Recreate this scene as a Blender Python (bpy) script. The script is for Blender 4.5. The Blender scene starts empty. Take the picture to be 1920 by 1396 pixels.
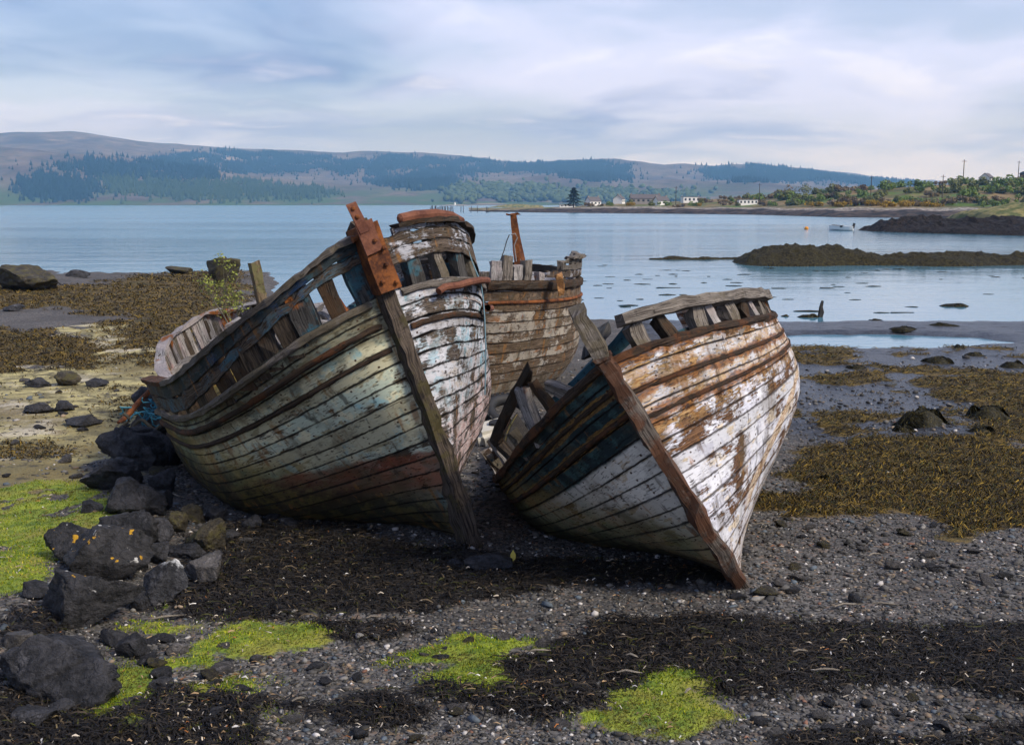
import bpy, bmesh, math, random
import numpy as np
from mathutils import Vector, Matrix, Euler

# ------------------------------------------------------------------ camera, sky, sun, exposure
scene = bpy.context.scene
C = scene.collection
R = math.radians
FPX = 2059.0                      # focal length in photograph pixels (1920 wide)
PITCH = math.atan(317 / FPX)
CAMZ = 3.5
cam_d = bpy.data.cameras.new('camera')
cam_d.sensor_fit = 'HORIZONTAL'
cam_d.angle = 2 * math.atan(960 / FPX)
cam_d.clip_start = 0.1
cam_d.clip_end = 30000
cam = bpy.data.objects.new('camera', cam_d)
cam.location = (0, 0, CAMZ)
cam.rotation_euler = (math.pi / 2 - PITCH, 0, 0)
C.objects.link(cam)
scene.camera = cam

SUN_DIR = Vector((0.72, -0.48, 0.80)).normalized()      # towards the sun
sun_d = bpy.data.lights.new('sun', 'SUN')
sun_d.energy = 3.7
sun_d.angle = R(16)
sun_d.color = (1.0, 0.93, 0.82)
sun = bpy.data.objects.new('sun', sun_d)
sun.rotation_euler = SUN_DIR.to_track_quat('Z', 'Y').to_euler()
C.objects.link(sun)

scene.view_settings.view_transform = 'Standard'
scene.view_settings.look = 'None'
scene.view_settings.gamma = 1.0
scene.view_settings.exposure = 0.32
scene.view_settings.use_curve_mapping = False


class NT:
    """small helper to write node trees as expressions"""
    def __init__(s, tree):
        s.t = tree
        tree.nodes.clear()

    def put(s, inp, v):
        if v is None:
            return
        if isinstance(v, bpy.types.NodeSocket):
            s.t.links.new(v, inp)
        else:
            try:
                inp.default_value = v
            except Exception:
                inp.default_value = tuple(v) + (1.0,) if len(v) == 3 else v

    def n(s, typ, out=0, props=None, **ins):
        nd = s.t.nodes.new(typ)
        for k, v in (props or {}).items():
            setattr(nd, k, v)
        for k, v in ins.items():
            k2 = int(k[1:]) if k[0] == '_' and k[1:].isdigit() else k.replace('_', ' ')
            s.put(nd.inputs[k2], v)
        return nd.outputs[out]

    def m(s, op, a, b=0.0, c=None, clamp=False):
        return s.n('ShaderNodeMath', props=dict(operation=op, use_clamp=clamp), _0=a, _1=b, **({'_2': c} if c is not None else {}))

    def add(s, a, b): return s.m('ADD', a, b)
    def sub(s, a, b): return s.m('SUBTRACT', a, b)
    def mul(s, a, b): return s.m('MULTIPLY', a, b)
    def mx(s, a, b): return s.m('MAXIMUM', a, b)
    def mn(s, a, b): return s.m('MINIMUM', a, b)

    def ss(s, v, a, b, lo=0.0, hi=1.0):
        return s.n('ShaderNodeMapRange', props=dict(interpolation_type='SMOOTHSTEP'), _0=v, _1=a, _2=b, _3=lo, _4=hi)

    def mix(s, f, a, b, blend='MIX'):
        nd = s.t.nodes.new('ShaderNodeMix')
        nd.data_type = 'RGBA'
        nd.blend_type = blend
        nd.clamp_factor = True
        s.put(nd.inputs[0], f)
        for i, v in ((6, a), (7, b)):
            if not isinstance(v, bpy.types.NodeSocket) and len(v) == 3:
                v = tuple(v) + (1.0,)
            s.put(nd.inputs[i], v)
        return nd.outputs[2]

    def noise(s, vec, scale, detail=4.0, rough=0.55, dist=0.0, col=False):
        return s.n('ShaderNodeTexNoise', out=1 if col else 0, Vector=vec, Scale=scale, Detail=detail, Roughness=rough, Distortion=dist)

    def vor(s, vec, scale, out=0, feature='F1', rnd=1.0):
        return s.n('ShaderNodeTexVoronoi', out=out, props=dict(feature=feature), Vector=vec, Scale=scale, Randomness=rnd)

    def xyz(s, v):
        nd = s.t.nodes.new('ShaderNodeSeparateXYZ')
        s.put(nd.inputs[0], v)
        return nd.outputs[0], nd.outputs[1], nd.outputs[2]

    def comb(s, x, y, z): return s.n('ShaderNodeCombineXYZ', _0=x, _1=y, _2=z)

    def vm(s, op, a, b): return s.n('ShaderNodeVectorMath', props=dict(operation=op), _0=a, _1=b)

    def attr(s, name, out=2): return s.n('ShaderNodeAttribute', out=out, props=dict(attribute_name=name))

    def bump(s, h, strength=0.5, dist=0.02, normal=None):
        return s.n('ShaderNodeBump', Strength=strength, Distance=dist, Height=h, **({'Normal': normal} if normal else {}))

    def pbsdf(s, col, rough=0.8, normal=None, metal=0.0, spec=0.3, **kw):
        nd = s.t.nodes.new('ShaderNodeBsdfPrincipled')
        if not isinstance(col, bpy.types.NodeSocket) and len(col) == 3:
            col = tuple(col) + (1.0,)
        s.put(nd.inputs['Base Color'], col)
        s.put(nd.inputs['Roughness'], rough)
        s.put(nd.inputs['Metallic'], metal)
        s.put(nd.inputs['Specular IOR Level'], spec)
        if normal is not None:
            s.put(nd.inputs['Normal'], normal)
        for k, v in kw.items():
            s.put(nd.inputs[k.replace('_', ' ')], v)
        return nd.outputs[0]

    def surf(s, sh):
        o = s.t.nodes.new('ShaderNodeOutputMaterial')
        s.t.links.new(sh, o.inputs[0])


# world: Nishita sky behind layered, streaky cloud
world = bpy.data.worlds.new('World')
scene.world = world
world.use_nodes = True
w = NT(world.node_tree)
sky = w.n('ShaderNodeTexSky', props=dict(sky_type='NISHITA', sun_disc=False, sun_elevation=math.asin(SUN_DIR.z),
                                        sun_rotation=math.atan2(SUN_DIR.x, SUN_DIR.y), air_density=1.3, dust_density=1.5, ozone_density=2.0))
d = w.n('ShaderNodeTexCoord', out=0)
dx, dy, dz = w.xyz(d)
el = w.mx(dz, 0.0)
k = w.m('DIVIDE', 1.45, w.add(el, 0.20))
cp = w.comb(w.mul(dx, k), w.mul(dy, k), 0.0)                     # cloud layers seen in perspective
warp = w.noise(cp, 0.5, 4, 0.55, col=True)
cp2 = w.vm('ADD', cp, w.vm('MULTIPLY', w.vm('SUBTRACT', warp, (0.5, 0.5, 0.5)), (1.6, 1.3, 0.0)))
c1 = w.noise(w.vm('ADD', w.vm('MULTIPLY', cp2, (0.55, 0.62, 1.0)), (1.3, 0.4, 0)), 0.7, 6, 0.5)
c2 = w.noise(w.vm('ADD', w.vm('MULTIPLY', cp2, (0.8, 1.0, 1.0)), (3.7, 1.9, 0)), 1.5, 6, 0.52)
c3 = w.noise(w.vm('ADD', w.vm('MULTIPLY', cp2, (0.6, 0.8, 1.0)), (8.1, 2.4, 0)), 0.45, 5, 0.5)
body = w.ss(w.add(w.mul(c1, 0.7), w.mul(c2, 0.3)), 0.40, 0.58)
dark = w.ss(w.add(w.mul(c3, 0.72), w.mul(c2, 0.28)), 0.45, 0.57)
skyc = w.vm('MULTIPLY', sky, (0.085, 0.095, 0.125))
cl = w.mix(dark, (0.64, 0.70, 0.98), (0.20, 0.27, 0.52))
cl = w.mix(w.ss(c2, 0.52, 0.70, 0.0, 0.6), cl, (0.90, 0.93, 1.10))
cov = w.ss(body, 0.0, 1.0, 0.45, 0.96)
col = w.mix(cov, skyc, cl)
hor = w.ss(dz, -0.02, 0.10, 0.7, 0.0)
col = w.mix(hor, col, (0.80, 0.90, 1.22))
bg = w.n('ShaderNodeBackground', Color=col, Strength=1.0)
wo = w.t.nodes.new('ShaderNodeOutputWorld')
w.t.links.new(bg, wo.inputs[0])
scene.cycles.use_denoising = True

# ------------------------------------------------------------------ numeric helpers
rng = np.random.default_rng(7)
random.seed(7)


def _hash(ix, iy, iz, s):
    h = (ix * 374761393 + iy * 668265263 + iz * 2147483647 + s * 974634777) & 0xFFFFFFFF
    h = ((h ^ (h >> 13)) * 1274126177) & 0xFFFFFFFF
    return ((h ^ (h >> 16)) & 0xFFFF) / 65535.0


def vnoise(p, s=0):
    p = np.asarray(p, float)
    i = np.floor(p).astype(np.int64)
    f = p - i
    f = f * f * (3 - 2 * f)
    o = 0
    for a in (0, 1):
        for b in (0, 1):
            for c in (0, 1):
                wgt = (f[..., 0] if a else 1 - f[..., 0]) * (f[..., 1] if b else 1 - f[..., 1]) * (f[..., 2] if c else 1 - f[..., 2])
                o = o + wgt * _hash(i[..., 0] + a, i[..., 1] + b, i[..., 2] + c, s)
    return o * 2 - 1


def fbm(p, s=0, oct=4, gain=0.5):
    o = 0
    a = 1.0
    p = np.asarray(p, float)
    for k in range(oct):
        o = o + a * vnoise(p, s + k)
        p = p * 2.03 + 11.7
        a *= gain
    return o


def fb2(x, y, sc, s=0, oct=4, gain=0.5):
    x = np.asarray(x, float)
    y = np.asarray(y, float)
    return fbm(np.stack([x * sc, y * sc, 0 * x + 0.37], -1), s, oct, gain)


def sstep(v, a, b):
    t = np.clip((np.asarray(v, float) - a) / (b - a), 0, 1)
    return t * t * (3 - 2 * t)


def ray(px, py):
    cx = (px - 960) / FPX
    cy = (698 - py) / FPX
    return np.array([cx, math.cos(PITCH) + cy * math.sin(PITCH), -math.sin(PITCH) + cy * math.cos(PITCH)])


def at(px, py, depth):
    """world point seen at a photograph pixel, at a distance along +Y"""
    r = ray(px, py)
    return np.array([0, 0, CAMZ]) + r * (depth / r[1])


def topix(p):
    p = np.asarray(p, float)
    dd = p - np.array([0, 0, CAMZ])
    f = dd[..., 1] * math.cos(PITCH) - dd[..., 2] * math.sin(PITCH)
    u = dd[..., 1] * math.sin(PITCH) + dd[..., 2] * math.cos(PITCH)
    return 960 + FPX * dd[..., 0] / f, 698 - FPX * u / f


# beach relief; water lies at z = 0
def beach(x, y):
    x = np.asarray(x, float)
    y = np.asarray(y, float)
    left = sstep(-x - 0.16 * y, 0.0, 4.0)                     # 1 on the tidal flat left of the boats
    zr = np.interp(y, [-30, 0, 5, 10, 14, 18, 22, 25.5, 28, 30.2, 31.8, 33.3, 36, 45, 70, 200],
                   [1.1, .95, .8, .52, .40, .29, .18, .12, .09, .09, .085, -.02, -.2, -.6, -1.4, -3])
    zl = np.interp(y, [-30, 0, 5, 10, 14, 20, 30, 42, 50, 55, 60, 66, 80, 200],
                   [1.1, .95, .8, .58, .52, .45, .36, .26, .16, .02, -.2, -.5, -1, -3])
    z = zr * (1 - left) + zl * left
    z = z + fb2(x, y, 0.35, 3, 4) * 0.05 * sstep(y, 0, 12) + fb2(x, y, 2.2, 9, 3) * 0.012
    # one shallow pool left by the tide behind the white boat
    pd_ = np.hypot((x - 8.8) / 4.6, (y - 27.8) / 1.75) + .22 * fb2(x, y, .6, 33, 3)
    z = z - 0.16 * (1 - sstep(pd_, .75, 1.15)) * sstep(x, 1, 4)
    z = z + left * sstep(y, 34, 50) * (1 - sstep(y, 58, 66)) * (0.16 * np.abs(fb2(x, y, 0.5, 17, 4)) + 0.08 * fb2(x, y, 0.12, 5, 2))
    # bank of the old stone causeway on the left
    ridge = np.exp(-((x - np.interp(y, [4, 7, 9, 11, 14, 17], [-2.9, -3.35, -3.55, -3.75, -4.3, -4.9])) / 0.55) ** 2)
    z = z + ridge * 0.10 * sstep(y, 3, 5) * (1 - sstep(y, 15, 18))
    return z


def G(px, py, dz=0.0):
    r = ray(px, py)
    z = 0.4
    for _ in range(12):
        s = (z - CAMZ) / r[2]
        p = np.array([0, 0, CAMZ]) + r * s
        z = 0.35 * z + 0.65 * (float(beach(p[0], p[1])) + dz)
    return p


# ------------------------------------------------------------------ object helpers
def tag(o, label=None, cat=None, group=None, kind=None):
    for k_, v_ in (('label', label), ('category', cat), ('group', group), ('kind', kind)):
        if v_:
            o[k_] = v_
    return o


def mesh_obj(name, verts, faces, mat=None, parent=None, smooth=False, uv=None, cols=None, fattr=None):
    me = bpy.data.meshes.new(name)
    verts = np.asarray(verts, np.float32)
    if isinstance(faces, np.ndarray):
        nf, k_ = faces.shape
        me.vertices.add(len(verts))
        me.vertices.foreach_set('co', verts.ravel())
        me.loops.add(nf * k_)
        me.loops.foreach_set('vertex_index', faces.ravel().astype(np.int32))
        me.polygons.add(nf)
        me.polygons.foreach_set('loop_start', np.arange(0, nf * k_, k_, dtype=np.int32))
        me.update(calc_edges=True)
    else:
        me.from_pydata([tuple(map(float, v)) for v in verts], [], faces)
    if smooth:
        me.polygons.foreach_set('use_smooth', np.ones(len(me.polygons), bool))
    if uv is not None:
        l = me.uv_layers.new(name='UVMap')
        vi = np.zeros(len(me.loops), np.int32)
        me.loops.foreach_get('vertex_index', vi)
        l.data.foreach_set('uv', np.asarray(uv, np.float32)[vi].ravel())
    for nm, arr in (cols or {}).items():
        arr = np.asarray(arr, np.float32)
        if arr.ndim == 1:
            a = me.attributes.new(nm, 'FLOAT', 'POINT')
            a.data.foreach_set('value', arr)
        else:
            a = me.attributes.new(nm, 'FLOAT_COLOR', 'POINT')
            a.data.foreach_set('color', np.concatenate([arr, np.ones((len(arr), 1), np.float32)], 1).ravel())
    if mat:
        me.materials.append(mat)
    o = bpy.data.objects.new(name, me)
    C.objects.link(o)
    if parent:
        o.parent = parent
    return o


def empty(name, loc, label=None, cat=None, group=None, rot=None):
    o = bpy.data.objects.new(name, None)
    o.empty_display_size = 0.2
    o.location = tuple(map(float, loc))
    if rot is not None:
        o.rotation_euler = rot
    C.objects.link(o)
    tag(o, label, cat, group)
    return o


def basis(dirv, up=(0, 0, 1)):
    dv = Vector(dirv).normalized()
    u = Vector(up)
    if abs(dv.dot(u)) > 0.98:
        u = Vector((1, 0, 0))
    a = dv.cross(u).normalized()
    b = a.cross(dv).normalized()
    return np.array(a), np.array(b), np.array(dv)


class MB:
    """collects boxes, bars and tubes into one mesh with UVs in metres"""
    def __init__(s):
        s.v = []
        s.f = []
        s.uv = []

    def _add(s, v, f, uv):
        n0 = len(s.v)
        s.v += [tuple(map(float, p)) for p in v]
        s.f += [tuple(n0 + i for i in q) for q in f]
        s.uv += [tuple(map(float, p)) for p in uv]
        return s

    def bar(s, a, b, wd, th, up=(0, 0, 1), segs=1, jit=0.0, taper=1.0, seed=0):
        """rectangular timber from a to b; jit roughens it"""
        a = np.array(a, float)
        b = np.array(b, float)
        X, Y, Z = basis(b - a, up)
        L = np.linalg.norm(b - a)
        r = np.random.default_rng(seed + int(abs(a.sum()) * 1000) % 9999)
        u0 = r.uniform(0, 50)
        ring = [(-1, -1), (1, -1), (1, 1), (-1, 1)]
        V = []
        U = []
        for i in range(segs + 1):
            t = i / segs
            k_ = 1 + (taper - 1) * t
            c = a + (b - a) * t
            for q, (p0, p1) in enumerate(ring):
                j = r.normal(size=3) * jit
                e = r.uniform(-1, 1) * jit * 4 if i in (0, segs) else 0
                V.append(c + X * p0 * wd / 2 * k_ + Y * p1 * th / 2 * k_ + j + Z * e)
                U.append((u0 + t * L, q * 0.33))
        F_ = []
        for i in range(segs):
            for q in range(4):
                n = (q + 1) % 4
                F_.append((i * 4 + q, i * 4 + n, i * 4 + 4 + n, i * 4 + 4 + q))
        F_.append((3, 2, 1, 0))
        e = segs * 4
        F_.append((e, e + 1, e + 2, e + 3))
        return s._add(V, F_, U)

    def tube(s, pts, rad, n=8, caps=True):
        pts = [np.array(p, float) for p in pts]
        V = []
        U = []
        L = 0
        rads = rad if hasattr(rad, '__len__') else [rad] * len(pts)
        for i, p in enumerate(pts):
            dv = pts[min(i + 1, len(pts) - 1)] - pts[max(i - 1, 0)]
            X, Y, Z = basis(dv)
            if i:
                L += np.linalg.norm(p - pts[i - 1])
            for q in range(n):
                a = 2 * math.pi * q / n
                V.append(p + rads[i] * (X * math.cos(a) + Y * math.sin(a)))
                U.append((L, q / n))
        F_ = []
        for i in range(len(pts) - 1):
            for q in range(n):
                m_ = (q + 1) % n
                F_.append((i * n + q, i * n + m_, i * n + n + m_, i * n + n + q))
        if caps:
            F_.append(tuple(range(n - 1, -1, -1)))
            e = (len(pts) - 1) * n
            F_.append(tuple(range(e, e + n)))
        return s._add(V, F_, U)

    def build(s, name, mat, parent=None, smooth=False):
        o = mesh_obj(name, s.v, s.f, mat, parent, smooth, uv=s.uv)
        return o


def newmat(name):
    m_ = bpy.data.materials.new(name)
    m_.use_nodes = True
    return m_, NT(m_.node_tree)


def ico(sub=2):
    bm = bmesh.new()
    bmesh.ops.create_icosphere(bm, subdivisions=sub, radius=1.0)
    v = np.array([p.co[:] for p in bm.verts])
    f = np.array([[q.index for q in p.verts] for p in bm.faces], np.int32)
    bm.free()
    return v, f


ICO = {i: ico(i) for i in (1, 2, 3, 4, 5)}

# ------------------------------------------------------------------ ground cover zones (outlines on the beach)
def sdf(poly, x, y):
    """signed distance (negative inside) to a polygon on the ground"""
    x = np.asarray(x, float)
    y = np.asarray(y, float)
    dmin = np.full(x.shape, 1e9)
    ins = np.zeros(x.shape, bool)
    n = len(poly)
    for i in range(n):
        ax, ay = poly[i]
        bx, by = poly[(i + 1) % n]
        ex, ey = bx - ax, by - ay
        t = np.clip(((x - ax) * ex + (y - ay) * ey) / (ex * ex + ey * ey + 1e-12), 0, 1)
        dmin = np.minimum(dmin, np.hypot(x - ax - t * ex, y - ay - t * ey))
        c = ((ay > y) != (by > y)) & (x < (bx - ax) * (y - ay) / (by - ay + 1e-12) + ax)
        ins ^= c
    return np.where(ins, -dmin, dmin)


def gp(*pts):
    return [tuple(G(px, py)[:2]) for px, py in pts]


GRASS = [gp((-260, 930), (0, 912), (60, 903), (150, 906), (205, 925), (232, 960), (240, 985), (215, 1010), (150, 1006), (110, 1040), (100, 1080), (60, 1112), (-260, 1150)),
         gp((345, 1222), (400, 1182), (470, 1164), (560, 1174), (612, 1190), (600, 1212), (480, 1226), (380, 1234)),
         gp((730, 1242), (800, 1215), (860, 1192), (930, 1187), (1020, 1200), (1055, 1222), (1010, 1248), (950, 1262), (985, 1300), (890, 1296), (805, 1278), (800, 1264), (850, 1254)),
         gp((1095, 1347), (1150, 1315), (1230, 1296), (1330, 1322), (1378, 1346), (1300, 1372), (1180, 1374)),
         gp((150, 1350), (205, 1270), (240, 1246), (300, 1260), (310, 1310), (262, 1338), (200, 1362)),
         gp((222, 1385), (270, 1345), (290, 1375), (262, 1400)),
         gp((335, 1292), (430, 1278), (468, 1300), (380, 1318)),
         gp((410, 1366), (500, 1328), (545, 1346), (480, 1374)),
         gp((262, 1172), (330, 1156), (338, 1186), (270, 1202)),
         gp((285, 1242), (400, 1234), (404, 1250), (300, 1258)),
         gp((1215, 1298), (1270, 1275), (1300, 1290), (1250, 1305))]
WRACK = [gp((330, 1010), (480, 955), (700, 1000), (900, 1030), (1350, 1085), (1180, 1112), (960, 1128), (800, 1142), (620, 1152), (470, 1172), (330, 1180), (352, 1100)),
         gp((1110, 1175), (1250, 1162), (1500, 1172), (1700, 1176), (2100, 1170), (2100, 1305), (1700, 1318), (1560, 1300), (1400, 1316), (1250, 1306), (1100, 1296), (960, 1284), (935, 1264), (1060, 1226), (1120, 1206)),
         gp((-200, 1335), (120, 1310), (220, 1345), (330, 1300), (470, 1335), (420, 1410), (-200, 1420)),
         gp((820, 1298), (1000, 1296), (1110, 1316), (1060, 1338), (900, 1322)),
         gp((1480, 1392), (1700, 1380), (2100, 1372), (2100, 1420), (1480, 1420)),
         gp((560, 1330), (700, 1318), (760, 1340), (640, 1352)),
         gp((0, 1190), (60, 1150), (120, 1175), (60, 1230))]
BROWN = [gp((1440, 890), (1500, 845), (1640, 835), (1700, 862), (1920, 842), (2300, 850), (2300, 985), (1800, 1002), (1600, 968), (1430, 950)),
         gp((1500, 770), (1640, 765), (1660, 800), (1500, 812)), gp((1800, 740), (2100, 730), (2100, 850), (1780, 830)),
         gp((1500, 700), (1640, 700), (1680, 722), (1500, 735)), gp((1710, 705), (1950, 695), (2000, 735), (1730, 735)),
         gp((-300, 520), (0, 535), (200, 535), (430, 500), (470, 560), (430, 620), (340, 660), (255, 640), (200, 590), (90, 575), (-300, 600)),
         gp((-300, 610), (60, 620), (190, 655), (150, 690), (60, 690), (-300, 740)),
         gp((230, 620), (340, 600), (350, 690), (300, 700))]
YELLOW = [gp((-300, 690), (60, 690), (120, 640), (140, 605), (230, 600), (300, 660), (330, 760), (240, 850), (160, 905), (0, 925), (-300, 930))]


def zone(polys, x, y, wob=0.25, soft=0.12, s=40):
    nz = fb2(x, y, 1.3, s, 4) * wob
    r = np.zeros(np.shape(x))
    for p in polys:
        k_ = 1 + 0.04 * np.mean([q[1] for q in p])
        r = np.maximum(r, 1 - sstep((sdf(p, x, y) + nz * k_ * 0.5) / k_, -soft, soft))
    return r


def zones(x, y):
    g = zone(GRASS, x, y, 0.24, 0.18, 40)
    gb = zone(GRASS, x, y, 0.3, 0.55, 41)
    g = np.maximum(g * sstep(fb2(x, y, 2.6, 44, 4), -.62, -.25), sstep(fb2(x, y, 3.6, 46, 3), .22, .45) * gb * .9)
    b = zone(BROWN, x, y, 0.9, 0.25, 50)
    yl = zone(YELLOW, x, y, 0.9, 0.4, 60)
    wk = zone(WRACK, x, y, 0.42, 0.12, 70)
    b = np.maximum(b, sstep(fb2(x, y, 0.6, 55, 4), 0.22, 0.42) * sstep(x, 3.2, 4.5) * sstep(y, 11.5, 13) * (1 - sstep(y, 24, 30)) * 0.9)
    wk = np.maximum(wk, sstep(fb2(x, y * 1.6, 0.9, 77, 3), 0.42, 0.62) * (1 - sstep(y, 9, 11)) * 0.8)
    return g, wk, b, yl


def grid_terrain():
    ys = np.concatenate([np.linspace(-25, 3.2, 24), 3.4 + np.cumsum(np.geomspace(0.03, 0.9, 300))])
    ys = ys[ys < 90]
    us = np.concatenate([np.linspace(-1, -0.62, 30), np.linspace(-0.61, 0.61, 340), np.linspace(0.62, 1, 30)])
    yy, uu = np.meshgrid(ys, us, indexing='ij')
    xx = uu * (5.5 + 0.85 * np.maximum(yy, 0))
    zz = beach(xx, yy)
    g, wk, b, yl = zones(xx, yy)
    zz = zz + wk * (0.03 + 0.05 * np.maximum(0, fb2(xx, yy, 2.6, 23, 3))) + b * 0.05 * np.abs(fb2(xx, yy, 2.0, 29, 3)) * sstep(yy, 9, 14) * 1.6
    zz = zz + g * 0.03
    nr, nc = yy.shape
    idx = np.arange(nr * nc).reshape(nr, nc)
    F_ = np.stack([idx[:-1, :-1], idx[:-1, 1:], idx[1:, 1:], idx[1:, :-1]], -1).reshape(-1, 4)
    V = np.stack([xx, yy, zz], -1).reshape(-1, 3)
    wet = sstep(xx, 2, 5) * sstep(yy, 12, 16) + 0
    return V, F_.astype(np.int32), dict(m_grass=g.ravel(), m_wrack=wk.ravel(), m_brown=b.ravel(), m_yellow=yl.ravel(), m_wet=wet.ravel())


def mat_beach():
    m_, n = newmat('beach_ground')
    P = n.n('ShaderNodeNewGeometry', out=0)
    nf = n.noise(P, 9.0, 6, 0.6)
    nl = n.noise(P, 0.7, 4, 0.55)
    # gravel: two sizes of pebble
    vc = n.vor(P, 26.0, out=1)
    vd = n.vor(P, 26.0, out=0)
    vc2 = n.vor(P, 60.0, out=1)
    r1 = n.xyz(vc)[0]
    g1 = n.mix(n.ss(r1, 0.15, 0.9), (0.018, 0.017, 0.016), (0.095, 0.087, 0.078))
    g1 = n.mix(n.ss(n.xyz(vc)[1], 0.8, 0.95), g1, (0.14, 0.10, 0.075))
    g1 = n.mix(n.ss(n.xyz(vc2)[0], 0.55, 0.95, 0, 0.6), g1, (0.17, 0.165, 0.165))
    g1 = n.mix(n.ss(nl, 0.35, 0.65, 0.0, 0.45), g1, (0.028, 0.025, 0.023))
    grass = n.mix(n.ss(nf, 0.35, 0.65), (0.075, 0.125, 0.010), (0.21, 0.25, 0.022))
    grass = n.mix(n.ss(n.noise(P, 2.2, 3), 0.48, 0.66, 0, .8), grass, (0.22, 0.20, 0.035))
    wrack = n.mix(n.ss(n.noise(P, 30, 4), 0.4, 0.7), (0.008, 0.007, 0.007), (0.034, 0.028, 0.022))
    brown = n.mix(n.ss(n.noise(P, 5, 6, 0.65), 0.36, 0.64), (0.020, 0.014, 0.005), (0.15, 0.098, 0.020))
    brown = n.mix(n.ss(n.noise(P, 1.1, 4), 0.5, 0.7, 0, .75), brown, (0.055, 0.045, 0.014))
    yel = n.mix(n.ss(n.noise(n.vm('MULTIPLY', P, (1, 1, 1)), 2.2, 6, 0.65), 0.38, 0.62), (0.13, 0.11, 0.05), (0.42, 0.36, 0.16))
    yel = n.mix(n.ss(n.noise(P, 0.9, 4, .6), 0.52, 0.66, 0, .8), yel, (0.44, 0.39, 0.30))
    yel = n.mix(n.ss(n.noise(P, 0.55, 6, 0.7), 0.50, 0.60, 0, .8), yel, n.mix(n.noise(P, 6, 4), (0.05, 0.036, 0.012), (0.15, 0.105, 0.03)))
    yel = n.mix(n.ss(n.noise(P, 3.2, 6, 0.7), 0.54, 0.66, 0, .85), yel, (0.030, 0.024, 0.016))
    mud = n.mix(n.ss(n.noise(P, 14, 5, .7), 0.42, 0.62), (0.010, 0.011, 0.014), (0.055, 0.056, 0.064))
    px_, py_, pz_ = n.xyz(P)

    def edge(a, sc, amt):
        return n.ss(n.add(a, n.mul(n.sub(n.noise(P, sc, 5, 0.65), 0.5), amt)), 0.38, 0.62)
    col = n.mix(edge(n.attr('m_wet'), 3, .5), g1, mud)
    col = n.mix(edge(n.attr('m_yellow'), 2.0, 1.2), col, yel)
    fb_ = edge(n.attr('m_brown'), 3.0, 1.4)
    col = n.mix(fb_, col, brown)
    fw = edge(n.attr('m_wrack'), 7.0, 1.2)
    col = n.mix(fw, col, wrack)
    fg = edge(n.attr('m_grass'), 9.0, 1.0)
    col = n.mix(fg, col, grass)
    wetm = n.mul(n.attr('m_wet'), n.sub(1.0, fb_))
    rough = n.ss(n.add(wetm, n.mul(n.sub(n.noise(P, 2.2, 5, .6), 0.5), 1.4)), 0.3, 1.0, 0.9, 0.30)
    dp = n.mul(n.ss(vd, 0.0, 0.55, 1.0, 0.0), 1.0)
    h = n.add(n.mul(dp, 0.55), n.mul(nf, 0.8))
    h = n.add(h, n.mul(n.noise(P, 17, 5, .75), n.mul(n.attr('m_wet'), 1.6)))
    h = n.add(h, n.mul(n.noise(P, 3.0, 6, .7), n.mul(n.attr('m_brown'), 4.0)))
    nrm = n.bump(h, 0.8, 0.03)
    n.surf(n.pbsdf(col, rough, nrm, spec=0.4))
    return m_


V, F_, att = grid_terrain()
beach_o = tag(mesh_obj('beach', V, F_, mat_beach(), smooth=True, cols=att), kind='structure')


# ------------------------------------------------------------------ the sound (sea water) and its bed
def mat_water():
    m_, n = newmat('sea_water')
    P = n.n('ShaderNodeNewGeometry', out=0)
    px_, py_, pz_ = n.xyz(P)
    w1 = n.noise(n.vm('MULTIPLY', P, (0.55, 1.5, 1)), 1.6, 4, 0.6, 0.4)
    w2 = n.noise(n.vm('MULTIPLY', P, (0.5, 1.0, 1)), 0.23, 3, 0.55)
    w3 = n.noise(n.vm('MULTIPLY', P, (0.3, 1.0, 1)), 0.03, 3, 0.5)
    far = n.ss(py_, 24, 70)
    h = n.add(n.mul(w1, n.ss(py_, 24, 160, 0.045, 0.25)), n.mul(w2, n.mul(far, 0.5)))
    nrm = n.bump(h, 0.34, 0.55)
    calm = n.ss(w3, 0.4, 0.6)
    rough = n.add(n.mul(calm, 0.06), n.ss(py_, 20, 300, 0.03, 0.16))
    col = n.mix(calm, (0.060, 0.175, 0.25), (0.080, 0.21, 0.28))
    n.surf(n.pbsdf(col, rough, nrm, spec=0.5, IOR=1.33))
    return m_


def sheet(name, x0, x1, ys, z, nx, mat):
    xs = np.linspace(-1, 1, nx)
    yy, uu = np.meshgrid(ys, xs, indexing='ij')
    xx = (x0 + x1) / 2 + uu * (x1 - x0) / 2
    idx = np.arange(yy.size).reshape(yy.shape)
    f = np.stack([idx[:-1, :-1], idx[:-1, 1:], idx[1:, 1:], idx[1:, :-1]], -1).reshape(-1, 4).astype(np.int32)
    return mesh_obj(name, np.stack([xx, yy, 0 * xx + z], -1).reshape(-1, 3), f, mat, smooth=True)


sea = tag(sheet('sea_water', -6000, 6000, np.array([19.0, 60, 300, 1500, 7000]), 0.0, 13, mat_water()), kind='structure')
mb, nb = newmat('sea_bed')
Pb = nb.n('ShaderNodeNewGeometry', out=0)
nb.surf(nb.pbsdf(nb.mix(nb.noise(Pb, 0.5), (0.03, 0.03, 0.025), (0.06, 0.055, 0.04)), 0.9))
tag(sheet('sea_bed', -6500, 6500, np.array([-600.0, 60, 1500, 8000]), -3.3, 5, mb), kind='structure')


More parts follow.
